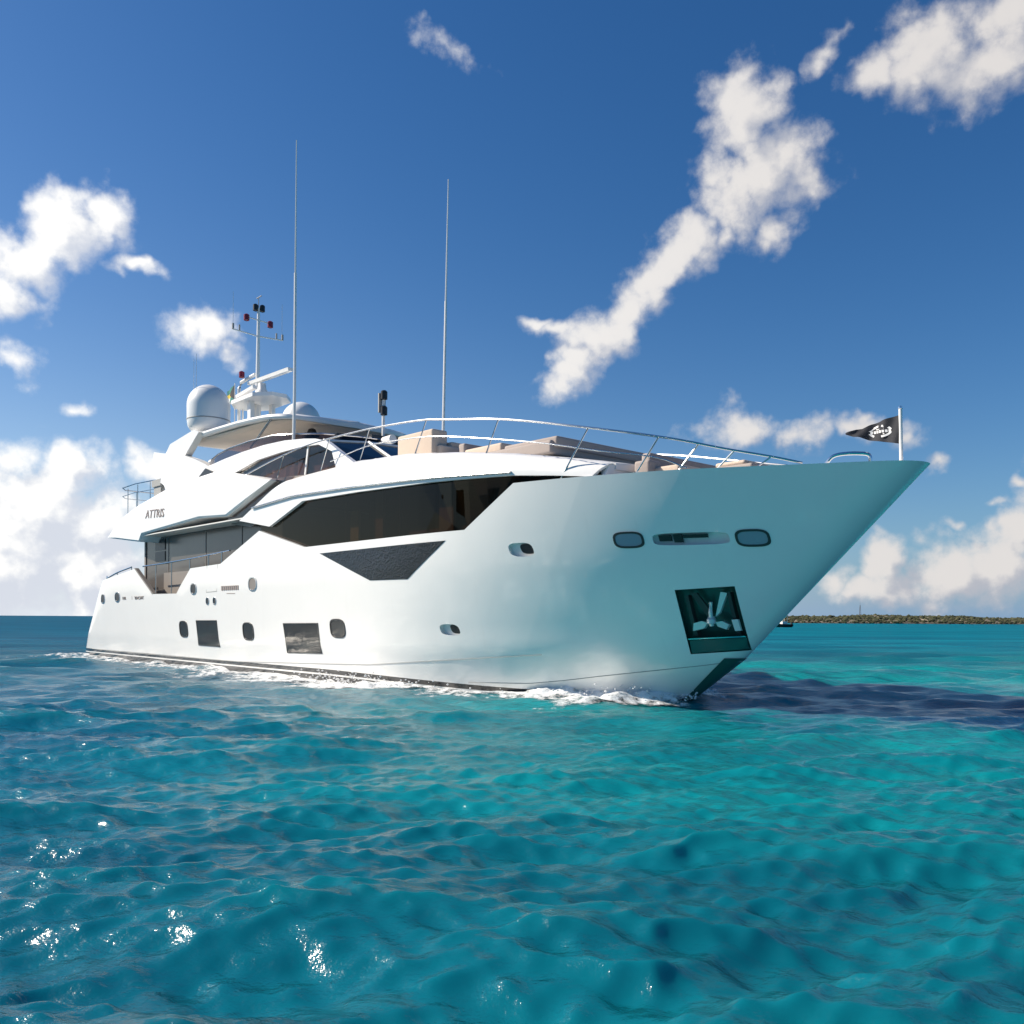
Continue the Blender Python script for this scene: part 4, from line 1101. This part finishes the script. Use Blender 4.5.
def build_courtesy():
    o = tag(link(bpy.data.objects.new("courtesy_flag", None)), "small green and yellow flag with black hoist triangle beside the satellite dome", "flag")
    org = Vector((9.05, .60, 10.62)); o.location = YM @ Vector(V(*org)); o.rotation_euler = (0, 0, YAW)
    wave = lambda u, v: .05 * math.sin(u * 6) * u
    for name, z0, z1, mat, off in (("stripe", .12, .30, 'green', 0), ("yellow_stripe", -.06, .12, 'yellow', 0), ("stripe", -.24, -.06, 'green', 0)):
        vs, fs = cloth(lambda u: (z0 - .12 * u, z1 - .12 * u, .66 * u), 10, 2, org, wave); mesh(name, vs, fs, M[mat], o, 60)
    vs, fs = cloth(lambda u: (-.24 * (1 - u) - .06 * u, .30 * (1 - u), .36 * u), 6, 2, org, lambda u, v: wave(u * .5, v) - .009)
    mesh("triangle", [(a, b * 1 + (0.0), c) for a, b, c in vs], fs, M['navy'], o, 60)
    vs2 = [(a, b + .02, c) for a, b, c in vs]; mesh("triangle", vs2, fs, M['navy'], o, 60)
build_courtesy()
Geo().tube([(9.08, .60, 8.7), (9.08, .60, 11.0)], .02, 6).out("flag_halyard", M['soft_white'], yacht)

# ------------------------------------------------------------------ foam along the waterline
def foam_material():
    m = bpy.data.materials.new("foam"); m.use_nodes = True
    N = NT(m.node_tree); p = N.n['Principled BSDF']
    p.inputs['Base Color'].default_value = (0.82, 0.84, 0.85, 1); p.inputs['Roughness'].default_value = 0.8
    tc = N.new('ShaderNodeTexCoord'); o = tc.outputs['Object']
    at = N.new('ShaderNodeAttribute', attribute_name='edge')
    n = N.noise(o, 3.4, 9, 0.72)
    a = N.ramp(N.math('ADD', N.math('MULTIPLY', at.outputs['Fac'], 1.0), N.math('MULTIPLY', N.math('SUBTRACT', n, 0.5), 3.0)), 0.18, 1.0)
    N.put(p.inputs['Alpha'], a)
    b = N.new('ShaderNodeBump'); b.inputs['Strength'].default_value = 0.35; b.inputs['Distance'].default_value = 0.06
    N.put(b.inputs['Height'], N.noise(o, 5, 6, 0.65)); N.put(p.inputs['Normal'], b.outputs[0])
    return m
M['foam'] = foam_material()
def build_foam():
    rng = np.random.default_rng(5)
    # (s along hull) -> width, strength, height
    W = [(-1.5, 2.6, .55, .04), (2, 2.2, .62, .05), (8, 2.0, .62, .06), (14, 2.0, .66, .07), (18, 2.2, .78, .10), (21, 2.5, .95, .16), (23.5, 2.3, 1.0, .20), (25, 1.5, .7, .10), (27, 1.4, .8, .10), (28.5, 1.9, 1.1, .20), (29.8, 2.0, 1.15, .22), (30.6, 1.4, 1.05, .19), (31.3, .6, .6, .08)]
    def prof(s, k): return float(np.interp(s, [w[0] for w in W], [w[k] for w in W]))
    for side in (1, -1):
        S = np.arange(-1.5, 31.3, .07); nt = 22
        vs = np.zeros((len(S), nt, 3)); ed = np.zeros((len(S), nt))
        for i, s in enumerate(S):
            b = hull_b(min(max(s, .2), 30.6), 0.0) if s < 30.7 else 0.0
            w = prof(s, 1) * (1 + .35 * math.sin(s * 1.7 + side) + .2 * math.sin(s * 4.1))
            for j in range(nt):
                v = j / (nt - 1)
                t = b - .12 + v * (w + .12)
                P = to_world(s, side * t, 0)
                vs[i, j] = P
                ed[i, j] = prof(s, 2) * (1 - v ** 1.6) * min(1, (s + 1.5) / 1.5, max(0, (31.3 - s) / .6))
        x = vs[..., 0]; y = vs[..., 1]
        zx, zy, zz = waves(x, y, np.full_like(x, .25))
        h = np.array([prof(s, 3) for s in S])[:, None] * np.exp(-((np.linspace(0, 1, nt)[None, :] - .18) / .42) ** 2)
        lump = np.abs(np.sin(x * 3.1 + 1.3 * np.sin(y * 2.3)) * np.sin(y * 3.7 + 1.7 * np.sin(x * 1.9))) + .35 * rng.random(x.shape)
        z = zz * .8 + .01 + h * np.where(S < 27.5, .55, 1.0)[:, None] * (.45 + .75 * lump)
        co = np.stack([x + zx, y + zy, z], -1).reshape(-1, 3)
        n0, n1 = x.shape
        fs = [(i * n1 + j, (i + 1) * n1 + j, (i + 1) * n1 + j + 1, i * n1 + j + 1) for i in range(n0 - 1) for j in range(n1 - 1)]
        me = bpy.data.meshes.new("foam"); me.from_pydata([tuple(c) for c in co], [], fs)
        at = me.attributes.new("edge", 'FLOAT', 'POINT'); at.data.foreach_set('value', ed.ravel().astype(np.float32))
        me.polygons.foreach_set('use_smooth', [True] * len(fs)); me.materials.append(M['foam'])
        tag(link(bpy.data.objects.new("foam", me)), kind='stuff')
    # drops thrown up at the bow
    g = Geo()
    b0 = bmesh.new(); bmesh.ops.create_icosphere(b0, subdivisions=1, radius=1); bv = [v.co.copy() for v in b0.verts]; bf = [tuple(v.index for v in f.verts) for f in b0.faces]; b0.free()
    for _ in range(420):
        s = rng.choice([rng.normal(29.6, .8), rng.normal(22.5, 1.6)]); s = min(s, 30.9)
        t = hull_b(min(s, 30.6), 0) + abs(rng.normal(0, .35)) + .05
        P = to_world(s, t, abs(rng.normal(0, .13)) + .06); r = rng.uniform(.008, .026)
        g.add([tuple(P + Vector((q.x * r * 1.3, q.y * r, q.z * r))) for q in bv], bf)
    tag(g.out("spray", M['emblem'], None, 60, yacht=False), kind='stuff')
build_foam()

# ------------------------------------------------------------------ keep the tree at thing > part > sub-part
def depth(o):
    n = 0
    while o.parent is not None: o = o.parent; n += 1
    return n
while True:
    deep = [o for o in scene.objects if depth(o) > 2 and o.parent.parent is not None]
    if not deep: break
    for o in deep:
        if depth(o) == 3: o.parent.parent = yacht      # all parts share the yacht's own axes
